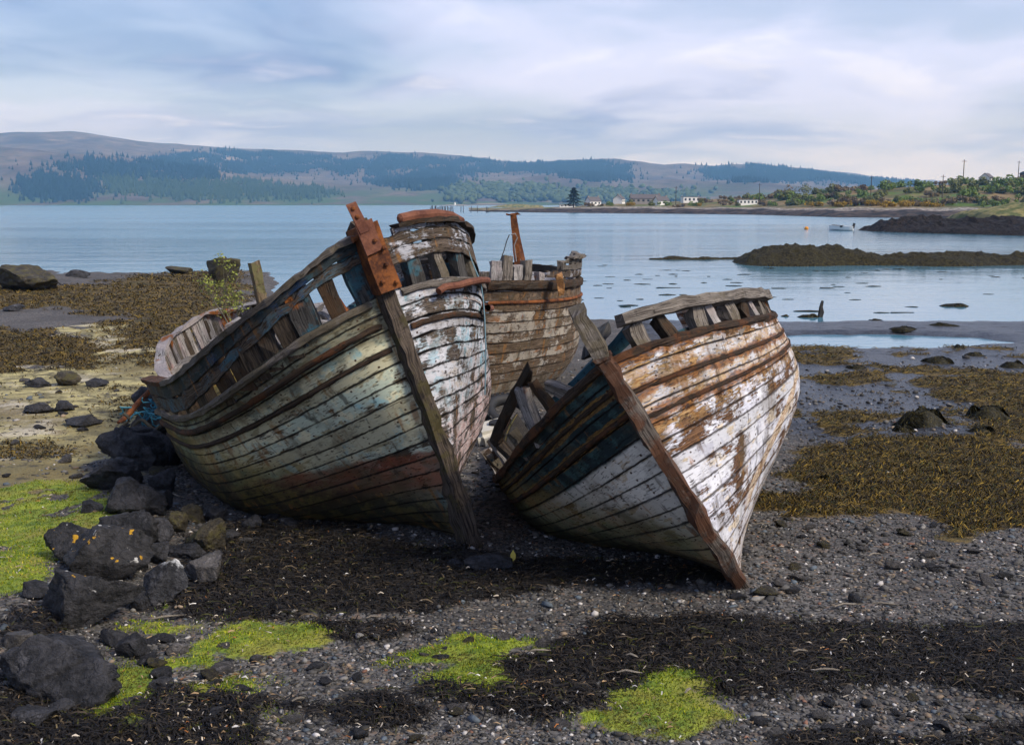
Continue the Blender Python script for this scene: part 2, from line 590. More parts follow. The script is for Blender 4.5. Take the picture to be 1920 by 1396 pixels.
# ------------------------------------------------------------------ hills across the sound
RIDGE_FAR = [(-900, 300), (-400, 280), (0, 262), (60, 257), (110, 256), (150, 253), (185, 255), (230, 262), (280, 269), (330, 272), (420, 278), (500, 285), (580, 289), (650, 291),
             (700, 288), (760, 291), (860, 296), (940, 303), (980, 306), (1030, 305), (1080, 302), (1150, 301), (1190, 307), (1240, 315), (1275, 311), (1330, 316),
             (1400, 312), (1450, 314), (1500, 319), (1560, 327), (1620, 334), (1690, 339), (1720, 348), (1780, 362), (1900, 372), (2300, 374), (2900, 374)]
RIDGE_NEAR = [(-900, 270), (0, 273), (60, 277), (130, 284), (240, 293), (300, 303), (420, 316), (480, 329), (560, 338), (620, 344), (700, 346), (760, 340), (860, 341), (960, 343), (1020, 336),
              (1090, 340), (1180, 343), (1250, 341), (1310, 345), (1400, 342), (1500, 346), (1600, 352), (1700, 358), (1800, 368), (2300, 376), (2900, 376)]
D_SHORE, D_NEAR, D_FAR, D_BACK = 1950.0, 2700.0, 4300.0, 5600.0


def pz(py, dpt):
    cy = (698 - np.asarray(py, float)) / FPX
    return CAMZ + (-math.sin(PITCH) + cy * math.cos(PITCH)) / (math.cos(PITCH) + cy * math.sin(PITCH)) * dpt


def hill_z(px, dpt):
    """ground height of the far shore at an azimuth (as photograph column) and distance"""
    zn = pz(np.interp(px, *zip(*RIDGE_NEAR)), D_NEAR)
    zf = pz(np.interp(px, *zip(*RIDGE_FAR)), D_FAR)
    a = np.clip((dpt - D_SHORE) / (D_NEAR - D_SHORE), 0, 1)
    b = np.clip((dpt - D_NEAR) / (D_FAR - D_NEAR), 0, 1)
    c = np.clip((dpt - D_FAR) / (D_BACK - D_FAR), 0, 1)
    up = zn * (0.25 * a + 0.75 * sstep(a, 0, 1)) + (zf - zn) * sstep(b, 0, 1) - 0.9 * zf * sstep(c, 0, 1)
    return np.where(dpt < D_SHORE, (dpt - D_SHORE) * 0.06, up)


def hill_noise(x, y, dpt):
    k_ = np.clip((dpt - D_SHORE) / 500, 0, 1)
    return k_ * (fb2(x, y, 1 / 420., 81, 5) * 12 + fb2(x, y, 1 / 90., 87, 3) * 2.0)


pxs = np.linspace(-900, 2900, 420)
dps = np.concatenate([np.linspace(1850, 2000, 6), np.linspace(2020, 2800, 50), np.linspace(2830, 4300, 60), np.linspace(4350, 5600, 12)])
dd_, pp_ = np.meshgrid(dps, pxs, indexing='ij')
xx_ = (pp_ - 960) / FPX / math.cos(PITCH) * dd_ * 0.99
zz_ = hill_z(pp_.ravel(), dd_.ravel()).reshape(dd_.shape) + hill_noise(xx_, dd_, dd_)
idx = np.arange(dd_.size).reshape(dd_.shape)
hf = np.stack([idx[:-1, :-1], idx[:-1, 1:], idx[1:, 1:], idx[1:, :-1]], -1).reshape(-1, 4).astype(np.int32)


def mat_hills():
    m_, n = newmat('moorland')
    P = n.n('ShaderNodeNewGeometry', out=0)
    a = n.noise(n.vm('MULTIPLY', P, (1, .6, 2.0)), 0.006, 7, 0.62)
    b = n.noise(P, 0.03, 6, 0.65)
    col = n.mix(n.ss(a, 0.38, 0.6), (0.070, 0.058, 0.052), (0.145, 0.12, 0.095))
    col = n.mix(n.ss(b, 0.45, 0.68, 0, .8), col, (0.05, 0.055, 0.03))
    px_, py_, pz_ = n.xyz(P)
    col = n.mix(n.mul(n.ss(pz_, 60, 4), n.ss(n.noise(P, 0.009, 4), 0.36, 0.56)), col, (0.055, 0.095, 0.03))
    col = n.mix(n.ss(n.noise(n.vm('ADD', P, (900, 200, 0)), 0.0032, 5, .6), 0.60, 0.68, 0, .8), col, (0.27, 0.22, 0.16))
    n.surf(n.pbsdf(col, 0.95, n.bump(b, 0.6, 8.0), spec=0.1))
    return m_


tag(mesh_obj('hills', np.stack([xx_, dd_, zz_], -1).reshape(-1, 3), hf, mat_hills(), smooth=True), kind='structure')
# fainter ranges far down the sound
far_ranges = []
for name, dist, prof in (('distant_mountains', 6300.0, [(1250, 372), (1400, 345), (1480, 332), (1540, 322), (1590, 326), (1650, 333), (1700, 337), (1735, 336), (1780, 340), (1830, 345), (1870, 340), (1915, 338), (1960, 343), (2100, 350), (2400, 340), (2900, 372)]),):
    cols_ = np.linspace(1250, 2900, 140)
    top = np.interp(cols_, *zip(*prof))
    Vv = []
    for j, (f_, dd2) in enumerate(((0.0, -600), (0.55, -300), (1.0, 0), (0.0, 700))):
        dpt = dist + dd2
        for c_, t_ in zip(cols_, top):
            z_ = pz(t_, dist) * f_
            x_ = (c_ - 960) / FPX / math.cos(PITCH) * dpt * 0.99
            Vv.append((x_, dpt, z_ + (fb2(x_, dpt, 1 / 300., 5, 4) * 10 if f_ else -5)))
    nC = len(cols_)
    ff = [(j * nC + i, j * nC + i + 1, j * nC + nC + i + 1, j * nC + nC + i) for j in range(3) for i in range(nC - 1)]
    mm, nn = newmat('far_heather')
    nn.surf(nn.pbsdf(nn.mix(nn.noise(nn.n('ShaderNodeNewGeometry', out=0), 0.004, 5), (0.10, 0.09, 0.09), (0.16, 0.15, 0.13)), 0.95, spec=0.1))
    tag(mesh_obj(name, Vv, ff, mm, smooth=True), kind='structure')

# conifer plantations on the far shore (each wood one mass)
WOODS = [
    ('dark spruce plantation low on the left hillside across the water', [(48, 350), (58, 331), (100, 328), (140, 336), (190, 346), (200, 372), (120, 374), (52, 372)], 2250, 800, 1),
    ('dark spruce plantation on the brow of the left hill', [(122, 314), (180, 301), (250, 305), (330, 306), (408, 311), (416, 336), (330, 338), (250, 335), (190, 330)], 2500, 1300, 1),
    ('long green wood running down the spur on the left', [(204, 338), (330, 345), (420, 347), (455, 338), (520, 350), (600, 357), (652, 366), (560, 372), (400, 374), (300, 372), (220, 362)], 2300, 1500, 0),
    ('wide blue green forest band under the left skyline', [(250, 299), (330, 296), (420, 286), (520, 288), (585, 292), (650, 294), (760, 293), (860, 299), (935, 306), (955, 322), (840, 330), (822, 336), (640, 326), (560, 322), (440, 326), (415, 316)], 3600, 6000, 1),
    ('dark forest patch in the dip of the middle hills', [(690, 340), (760, 333), (850, 333), (862, 346), (800, 357), (730, 352)], 2900, 900, 1),
    ('forest on the saddle of the middle hills', [(955, 310), (1080, 305), (1160, 304), (1180, 318), (1175, 338), (1090, 340), (1020, 326), (960, 322)], 3700, 2600, 1),
    ('forest strip under the right hand summit', [(1300, 318), (1370, 320), (1440, 328), (1530, 334), (1540, 340), (1450, 341), (1380, 342), (1330, 334)], 3600, 1600, 1),
    ('long forest strip along the right hand skyline', [(1392, 313), (1450, 315), (1500, 321), (1560, 329), (1620, 336), (1690, 341), (1722, 349), (1640, 351), (1560, 340), (1480, 330), (1420, 322)], 4000, 2200, 1),
    ('broadleaf wood by the far shore', [(835, 352), (930, 346), (1000, 350), (1060, 358), (1300, 364), (1290, 378), (1000, 379), (850, 379)], 2150, 700, 2),
]


def mat_leaf(name, c0, c1, sc=0.2, tr=0.0):
    m_, n = newmat(name)
    P = n.n('ShaderNodeNewGeometry', out=0)
    rnd = n.n('ShaderNodeNewGeometry', out=8)
    col = n.mix(n.noise(P, sc, 4, .6), c0, c1)
    col = n.mix(n.mul(rnd, 0.5), col, tuple(v * 0.55 for v in c0))
    n.surf(n.pbsdf(col, 0.85, spec=0.15))
    return m_


m_spruce = mat_leaf('spruce_needles', (0.006, 0.020, 0.020), (0.012, 0.034, 0.030), 0.02)
m_spruce2 = mat_leaf('larch_needles', (0.020, 0.045, 0.020), (0.050, 0.078, 0.032), 0.02)
m_broad = mat_leaf('spring_leaves', (0.035, 0.065, 0.020), (0.10, 0.13, 0.045), 0.02)


def ray_hill(px, py):
    """where lines of sight meet the far hillside"""
    dpt = np.arange(1960, 4400, 16.0)[None, :] + 0 * px[:, None]
    x_ = (px[:, None] - 960) / FPX / math.cos(PITCH) * dpt * 0.99
    P_ = px[:, None] + 0 * dpt
    hz = hill_z(P_.ravel(), dpt.ravel()).reshape(dpt.shape) + hill_noise(x_, dpt, dpt)
    cy = (698 - py[:, None]) / FPX
    rz = CAMZ + (-math.sin(PITCH) + cy * math.cos(PITCH)) / (math.cos(PITCH) + cy * math.sin(PITCH)) * dpt
    hit = hz >= rz
    return np.where(hit.any(1), dpt[0][hit.argmax(1)], -1)


for lab, poly, dc, cnt, kind in WOODS:
    pts = []
    pp = np.array(poly, float)
    lo, hi = pp.min(0), pp.max(0)
    rr = np.random.default_rng(len(lab))
    q = rr.uniform(lo, hi, (700, 2))
    q = q[sdf(poly, q[:, 0], q[:, 1]) < 0][:170]
    dq = ray_hill(q[:, 0], q[:, 1])
    hits = np.stack([q[:, 0], dq], -1)[dq > 0]
    if not len(hits):
        hits = np.array([[pp[:, 0].mean(), dc]])
    bx = rr.integers(0, len(hits), cnt * 2)
    loose = 1 + 3.5 * (rr.random(cnt * 2) < .14)
    cpx = hits[bx, 0] + rr.normal(size=cnt * 2) * 6 * loose
    cd = hits[bx, 1] + rr.normal(size=cnt * 2) * 22 * loose
    ok_ = (cd > 1975)
    cpx, cd = cpx[ok_], cd[ok_]
    xs = (cpx - 960) / FPX / math.cos(PITCH) * cd * 0.99
    zs = hill_z(cpx, cd) + hill_noise(xs, cd, cd)
    n_ = len(xs)
    hh = rr.uniform(6, 15, n_) if kind < 2 else rr.uniform(7, 12, n_)
    rd = hh * (rr.uniform(0.22, 0.32, n_) if kind < 2 else rr.uniform(0.45, 0.7, n_))
    if kind < 2:
        ang = np.linspace(0, 2 * math.pi, 6)[:-1]
        Vv = np.zeros((n_, 6, 3))
        for j, a_ in enumerate(ang):
            k_ = rd * rr.uniform(0.7, 1.2, n_)
            Vv[:, j] = np.stack([xs + k_ * math.cos(a_), cd + k_ * math.sin(a_), zs + hh * 0.05], -1)
        Vv[:, 5] = np.stack([xs + rr.normal(size=n_) * .3, cd, zs + hh], -1)
        fc = np.array([(j, (j + 1) % 5, 5) for j in range(5)])
        Ff = (fc[None] + 6 * np.arange(n_)[:, None, None]).reshape(-1, 3)
    else:
        iv, if_ = ICO[1]
        nz = 1 + 0.35 * rr.normal(size=(n_, len(iv), 1))
        Vv = np.stack([xs, cd, zs + hh * .5], -1)[:, None] + iv[None] * nz * np.stack([rd, rd, hh * .5], -1)[:, None]
        Ff = (if_[None] + len(iv) * np.arange(n_)[:, None, None]).reshape(-1, 3)
    o = mesh_obj('woodland', Vv.reshape(-1, 3), Ff.astype(np.int32), (m_spruce2, m_spruce, m_broad)[kind])
    tag(o, lab, 'wood', kind='stuff')

# ------------------------------------------------------------------ boat materials
def paint(name, cols, peel=0.5, wood=((0.030, 0.022, 0.017), (0.15, 0.115, 0.09)), rust=0.3, zones_=None, edge=0.85, scale=1.0, grime=0.6, rustc=(0.30, 0.105, 0.025)):
    m_, n = newmat(name)
    u, v, _ = n.xyz(n.n('ShaderNodeUVMap', props=dict(uv_map='UVMap')))
    P = n.n('ShaderNodeTexCoord', out=3)
    px_, py_, pz_ = n.xyz(P)
    rnd = n.n('ShaderNodeObjectInfo', out=5)
    tf, wf = n.attr('tf'), n.attr('wf')
    wz = n.xyz(n.n('ShaderNodeNewGeometry', out=0))[2]
    k1, k2 = n.mul(rnd, 37.0), n.mul(rnd, 91.0)
    grain = n.noise(n.comb(n.mul(u, 2.2), n.add(n.mul(v, 9.0), k1), k2), 1.6, 5, 0.62, 0.9)
    fine = n.noise(n.comb(n.mul(u, 9.0), n.add(n.mul(v, 5.5), k2), k1), 1.6, 5, 0.65, 0.5)
    big = n.noise(P, 1.7 * scale, 5, 0.6)
    mid = n.noise(P, 5.5 * scale, 6, 0.66)
    # bare weathered wood
    wd = n.mix(n.ss(grain, 0.36, 0.66), wood[0], wood[1])
    wd = n.mix(n.ss(n.noise(n.comb(n.mul(u, 3), n.mul(v, 30), k1), 1.0, 3), 0.5, 0.62, 0, .75), wd, tuple(x * .35 for x in wood[0]))
    # several coats of paint
    pc = n.mix(n.ss(n.add(mid, n.mul(n.sub(rnd, .5), 0.25)), 0.46, 0.54), cols[0], cols[1])
    if len(cols) > 2:
        pc = n.mix(n.ss(n.noise(n.comb(n.mul(u, 2.0), n.add(n.mul(v, .7), k2), k1), 1.5, 5, 0.65), 0.56, 0.62), pc, cols[2])
    if len(cols) > 3:
        pc = n.mix(n.ss(n.noise(n.vm('ADD', P, (4, 9, 2)), 2.6 * scale, 5, 0.6), 0.57, 0.64, 0, .9), pc, cols[3])
    hsv = n.t.nodes.new('ShaderNodeHueSaturation')
    n.put(hsv.inputs['Value'], n.add(0.72, n.mul(rnd, 0.5)))
    n.put(hsv.inputs['Color'], pc)
    pc = hsv.outputs[0]
    lng = n.noise(n.comb(n.mul(u, 1.5), n.add(n.mul(v, 0.55), k1), k2), 1.7, 5, 0.62, 0.4)
    pn = n.add(n.add(n.mul(big, 0.30), n.mul(mid, 0.20)), n.add(n.add(n.mul(fine, 0.18), n.mul(grain, 0.12)), n.mul(lng, .32)))
    thr = n.add(0.735 - 0.34 * peel, n.mul(n.sub(rnd, 0.5), -0.10))
    bare = n.ss(n.sub(pn, thr), -0.012, 0.02)
    base = n.mix(bare, pc, wd)
    # primer halo round each flake
    halo = n.mul(n.ss(n.sub(pn, thr), -0.045, -0.01), n.sub(1.0, bare))
    base = n.mix(n.mul(halo, 0.45), base, tuple(0.5 * a + 0.12 for a in cols[0]))
    if zones_:
        base = zones_(n, base, dict(P=P, u=u, v=v, tf=tf, wf=wf, big=big, mid=mid, fine=fine, grain=grain, rnd=rnd, y=py_, z=pz_, wz=wz, wd=wd, bare=bare))
    if rust:
        st = n.noise(n.comb(n.mul(px_, 3.0), n.mul(py_, 5.0), n.mul(pz_, 0.7)), 1.6, 5, 0.6)
        rm = n.ss(n.add(n.mul(st, 0.65), n.mul(mid, 0.35)), 0.64 - 0.2 * rust, 0.72 - 0.18 * rust)
        base = n.mix(n.mul(rm, 0.8), base, n.mix(fine, tuple(x * .35 for x in rustc), tuple(x * 1.5 for x in rustc)))
    if grime:
        gn = n.noise(n.vm('ADD', P, (2.2, 7.1, 4.4)), 2.4 * scale, 7, 0.7)
        base = n.mix(n.ss(gn, 0.47, 0.66, 0, grime), base, n.mix(fine, (0.030, 0.022, 0.013), (0.16, 0.115, 0.06)))
        rn = n.noise(n.comb(n.mul(px_, 9.0), n.mul(py_, 13.0), n.mul(pz_, 0.9)), 1.0, 4, 0.6)
        base = n.mix(n.ss(n.add(rn, n.mul(n.sub(mid, .5), .35)), 0.56, 0.66, 0, grime), base, n.mix(n.ss(big, .42, .58), (0.030, 0.024, 0.018), (0.27, 0.125, 0.035)))
    # blemishes: dark checks, nail heads with weeps, dirty plank edges
    chk = n.ss(n.noise(n.comb(n.mul(u, 5), n.add(n.mul(v, 3.4), k1), k2), 2.5, 6, .72), 0.58, 0.66)
    base = n.mix(n.mul(chk, 0.72), base, tuple(x * .6 for x in wood[0]))
    fu = n.mul(n.m('ABSOLUTE', n.sub(n.m('FRACT', n.add(n.mul(u, 2.6), rnd)), 0.5)), 0.385)
    fv = n.mul(n.m('ABSOLUTE', n.sub(n.m('ABSOLUTE', n.sub(v, 0.5)), 0.27)), 0.14)
    nd = n.m('SQRT', n.add(n.mul(fu, fu), n.mul(fv, fv)))
    nail = n.ss(nd, 0.013, 0.007)
    base = n.mix(n.mul(nail, n.ss(fine, 0.4, 0.5)), base, (0.05, 0.022, 0.012))
    ed = n.mul(n.mn(v, n.sub(1.0, v)), 0.13)
    dirt = n.ss(n.add(ed, n.mul(n.sub(fine, 0.5), 0.04)), 0.011, 0.001)
    base = n.mix(n.mul(dirt, edge), base, tuple(x * .45 for x in wood[0]))
    h = n.add(n.mul(bare, -0.6), n.add(n.mul(grain, 0.5), n.mul(chk, -0.7)))
    h = n.add(h, n.mul(fine, 0.35))
    nrm = n.bump(h, 0.9, 0.012)
    n.surf(n.pbsdf(base, n.ss(bare, 0, 1, 0.75, 0.9), nrm, spec=0.14))
    return m_


def timber(name, c0, c1, c2=None, spec=0.2, rust=0.0):
    m_, n = newmat(name)
    u, v, _ = n.xyz(n.n('ShaderNodeUVMap', props=dict(uv_map='UVMap')))
    P = n.n('ShaderNodeTexCoord', out=3)
    rnd = n.n('ShaderNodeObjectInfo', out=5)
    g = n.noise(n.comb(n.mul(u, 2.5), n.add(n.mul(v, 16.0), n.mul(rnd, 50)), n.mul(rnd, 20)), 1.5, 6, 0.65, 0.8)
    b = n.noise(P, 4.0, 6, .65)
    col = n.mix(n.ss(g, 0.36, 0.64), c0, c1)
    if c2:
        col = n.mix(n.ss(n.add(b, n.mul(n.sub(rnd, .5), .2)), 0.50, 0.60, 0, .9), col, c2)
    if rust:
        col = n.mix(n.ss(n.noise(P, 2.6, 5, .6), 0.62 - .2 * rust, .7 - .2 * rust), col, (0.25, 0.085, 0.02))
    col = n.mix(n.ss(n.noise(P, 22, 4, .7), 0.55, 0.68, 0, .7), col, tuple(x * .3 for x in c0))
    n.surf(n.pbsdf(col, 0.85, n.bump(n.add(n.mul(g, .8), n.mul(b, .5)), 1.0, 0.018), spec=spec))
    return m_


def rusty(name, c0=(0.09, 0.028, 0.012), c1=(0.33, 0.115, 0.028)):
    m_, n = newmat(name)
    P = n.n('ShaderNodeTexCoord', out=3)
    a = n.noise(P, 5, 7, .7)
    b = n.noise(P, 45, 5, .7)
    col = n.mix(n.ss(n.add(n.mul(a, .7), n.mul(b, .3)), 0.38, 0.62), c0, c1)
    col = n.mix(n.ss(b, 0.6, 0.72, 0, .7), col, (0.035, 0.016, 0.012))
    n.surf(n.pbsdf(col, 0.85, n.bump(n.add(a, n.mul(b, .5)), .8, .01), spec=.3, metal=0.15))
    return m_


m_old = timber('weathered_timber', (0.055, 0.045, 0.038), (0.23, 0.20, 0.17), (0.11, 0.09, 0.06))
m_dark = timber('wet_dark_timber', (0.012, 0.009, 0.007), (0.075, 0.055, 0.038), (0.05, 0.028, 0.014))
m_stemA = timber('stem_timber', (0.016, 0.012, 0.010), (0.11, 0.085, 0.065), (0.06, 0.05, 0.02))
m_stemB = timber('oak_stem', (0.022, 0.016, 0.012), (0.16, 0.135, 0.115), (0.085, 0.036, 0.018))
m_bluewood = timber('blue_flaked_timber', (0.018, 0.016, 0.014), (0.075, 0.07, 0.065), (0.035, 0.10, 0.13), rust=.15)
m_pale = timber('bleached_timber', (0.10, 0.09, 0.085), (0.40, 0.37, 0.35), (0.30, 0.26, 0.25), rust=.2)
m_rust = rusty('rusted_iron', (0.05, 0.017, 0.009), (0.24, 0.080, 0.020))
m_rust2 = rusty('red_rusted_pipe', (0.09, 0.032, 0.020), (0.20, 0.080, 0.045))
m_lining = timber('hull_inside', (0.012, 0.010, 0.008), (0.05, 0.042, 0.034))
m_brownrub = timber('rubbed_brown_timber', (0.016, 0.011, 0.008), (0.075, 0.048, 0.030), (0.10, 0.040, 0.016))


def zA_left(n, b, k):
    wob = n.mul(n.sub(k['mid'], .5), 0.45)
    # dark upper strakes between the rubbing pieces
    b = n.mix(n.mul(n.ss(n.add(k['wf'], n.mul(wob, .25)), 0.83, 0.88), 0.72), b, n.mix(n.ss(k['fine'], .4, .6), (0.04, 0.036, 0.024), (0.14, 0.125, 0.075)))
    b = n.mix(n.mul(n.mul(n.ss(k['wf'], 0.78, 0.8), n.ss(k['wf'], 0.87, .85)), n.ss(k['tf'], .25, .5)), b, n.mix(k['mid'], (0.05, 0.03, 0.012), (0.20, 0.13, 0.05)))
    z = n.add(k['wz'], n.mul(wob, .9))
    # ochre and green growth spreading aft over the damp lower planks
    ol = n.mul(n.ss(z, 1.50, 0.98), n.ss(n.add(k['y'], wob), .2, 1.6))
    b = n.mix(n.mul(ol, 0.82), b, n.mix(n.ss(k['big'], .40, .58), (0.13, 0.14, 0.045), (0.31, 0.21, 0.04)))
    red = n.mul(n.mul(n.ss(n.add(k['z'], n.mul(wob, .25)), 1.06, 1.0), n.ss(n.add(k['z'], n.mul(wob, .8)), .50, .72)), n.ss(n.add(k['y'], n.mul(wob, 2.0)), 2.1, .9))
    b = n.mix(n.mul(red, 0.85), b, n.mix(n.ss(k['mid'], .4, .62), (0.26, 0.070, 0.035), (0.13, 0.058, 0.03)))
    b = n.mix(n.mul(n.ss(z, 1.22, 0.82), .93), b, n.mix(n.ss(k['mid'], .45, .62), (0.026, 0.022, 0.012), (0.10, 0.080, 0.022)))  # wet slime low on the hull, darkened further to paint in underside shade
    return b


def zA_right(n, b, k):
    wob = n.mul(n.sub(k['mid'], .5), 0.8)
    pk = n.ss(n.add(k['z'], wob), 1.35, 0.85)
    b = n.mix(n.mul(pk, n.mul(n.sub(1.0, k['bare']), .75)), b, n.mix(n.ss(k['fine'], .42, .58), (0.42, 0.20, 0.17), (0.66, 0.54, 0.52)))
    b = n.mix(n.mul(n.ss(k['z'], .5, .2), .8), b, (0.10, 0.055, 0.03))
    return b


def zB_right(n, b, k):
    wob = n.mul(n.sub(k['mid'], .5), 0.30)
    w_ = n.add(k['wf'], n.mul(wob, .3))
    rustmix = n.mix(n.ss(k['fine'], .38, .62), (0.06, 0.026, 0.013), (0.27, 0.10, 0.03))
    orange = n.mix(n.ss(k['fine'], .36, .6), (0.30, 0.13, 0.035), (0.50, 0.33, 0.15))
    up = n.mul(n.ss(w_, .66, .76), n.ss(n.add(n.mul(k['mid'], .5), n.mul(k['fine'], .5)), .44, .54))
    b = n.mix(n.mul(up, .75), b, orange)
    for lo, hi in ((.955, 1.01), (.845, .885), (.75, .795)):
        band = n.mul(n.ss(w_, lo - .012, lo + .006), n.ss(w_, hi + .012, hi - .006))
        b = n.mix(n.mul(band, .85), b, rustmix)
    low = n.ss(n.add(k['z'], wob), .55, .15)
    b = n.mix(n.mul(low, .5), b, (0.30, 0.20, 0.11))
    # turn of the bilge: ochre weeping
    aft = n.mul(n.ss(k['y'], 1.6, 3.2), n.ss(k['wf'], .55, .3))
    b = n.mix(n.mul(aft, n.ss(k['big'], .42, .56)), b, n.mix(k['fine'], (0.22, 0.12, 0.04), (0.55, 0.40, 0.20)))
    # broad cream brush stroke running diagonally across the planks
    di = n.sub(k['wf'], n.add(0.06, n.mul(k['y'], 0.245)))
    cr = n.mul(n.mul(n.ss(n.m('ABSOLUTE', n.add(di, n.mul(wob, .06))), .042, .03), n.ss(k['y'], .75, 1.0)), n.ss(k['y'], 2.9, 2.6))
    b = n.mix(n.mul(cr, .85), b, n.mix(n.ss(k['fine'], .4, .6), (0.36, 0.20, 0.09), (0.68, 0.56, 0.40)))
    return b


def zB_left(n, b, k):
    wob = n.mul(n.sub(k['mid'], .5), 0.35)
    w_ = n.add(k['wf'], n.mul(wob, .12))
    b = n.mix(n.ss(w_, .715, .735), b, n.mix(n.ss(k['mid'], .46, .60), (0.018, 0.030, 0.034), (0.045, 0.090, 0.092)))
    bands = n.mx(n.mul(n.ss(w_, .88, .885), n.ss(w_, .925, .92)), n.mul(n.ss(w_, .795, .80), n.ss(w_, .835, .83)))
    bands = n.mx(bands, n.ss(w_, .965, .97))
    b = n.mix(n.mul(bands, .85), b, n.mix(n.ss(k['fine'], .35, .65), (0.07, 0.036, 0.014), (0.28, 0.15, 0.035)))
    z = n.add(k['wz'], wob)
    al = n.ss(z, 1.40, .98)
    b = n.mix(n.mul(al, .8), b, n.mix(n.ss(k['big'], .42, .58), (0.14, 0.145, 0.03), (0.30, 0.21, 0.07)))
    b = n.mix(n.mul(n.ss(z, .90, .68), .9), b, n.mix(n.ss(k['mid'], .45, .6), (0.030, 0.032, 0.014), (0.085, 0.082, 0.028)))  # dark green slime near the ground, with the shade under the bilge painted in
    b = n.mix(n.mul(n.ss(k['rnd'], .70, .72), n.mul(n.ss(k['wf'], .715, .69), .45)), b, (0.20, 0.145, 0.09))
    return b


def zC(n, b, k):
    wob = n.mul(n.sub(k['mid'], .5), 0.7)
    b = n.mix(n.mul(n.ss(n.add(k['z'], wob), 1.0, .55), .75), b, n.mix(k['fine'], (0.06, 0.05, 0.035), (0.16, 0.14, 0.11)))
    b = n.mix(n.mul(n.ss(n.add(k['wf'], n.mul(wob, .1)), .80, .86), .8), b, n.mix(n.ss(k['mid'], .45, .6), (0.05, 0.028, 0.015), (0.20, 0.13, 0.08)))
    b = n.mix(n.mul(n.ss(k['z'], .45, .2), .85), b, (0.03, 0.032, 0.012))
    return b


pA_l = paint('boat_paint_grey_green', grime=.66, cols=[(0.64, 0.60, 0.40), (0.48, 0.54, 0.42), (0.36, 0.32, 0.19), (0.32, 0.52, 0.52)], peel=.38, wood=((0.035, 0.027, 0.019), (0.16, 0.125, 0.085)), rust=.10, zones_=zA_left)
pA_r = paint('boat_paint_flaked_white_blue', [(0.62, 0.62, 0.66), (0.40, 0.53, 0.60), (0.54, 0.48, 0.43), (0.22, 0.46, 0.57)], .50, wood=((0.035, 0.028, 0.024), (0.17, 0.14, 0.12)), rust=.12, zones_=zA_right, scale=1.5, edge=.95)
pA_bul = paint('bulwark_paint_blue_black', [(0.035, 0.050, 0.058), (0.045, 0.10, 0.13), (0.06, 0.05, 0.04), (0.015, 0.05, 0.13)], .52, rust=.22, scale=1.3)
pA_bulr = paint('bulwark_flaked_white', [(0.50, 0.50, 0.54), (0.36, 0.40, 0.50), (0.40, 0.37, 0.36)], .66, rust=.05, scale=2.0)
pB_r = paint('boat_paint_white', grime=.62, cols=[(0.68, 0.68, 0.72), (0.56, 0.56, 0.63), (0.66, 0.55, 0.41)], peel=.44, wood=((0.05, 0.024, 0.014), (0.22, 0.12, 0.065)), rust=.26, rustc=(0.36, 0.15, 0.04), zones_=zB_right, edge=.75)
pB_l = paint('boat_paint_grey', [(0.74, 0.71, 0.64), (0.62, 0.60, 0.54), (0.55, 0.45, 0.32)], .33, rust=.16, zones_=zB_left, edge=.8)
pC = paint('boat_paint_cream', [(0.42, 0.37, 0.30), (0.32, 0.30, 0.28), (0.30, 0.14, 0.06)], .60, wood=((0.05, 0.033, 0.022), (0.22, 0.16, 0.11)), rust=.32, zones_=zC, scale=1.4)


# ------------------------------------------------------------------ hull geometry
TP = 2.3


def tl(a, b, n):
    """stations crowded towards the stem, where the bow is bluff"""
    return np.linspace(max(a, 0) ** (1 / TP), b ** (1 / TP), n) ** TP


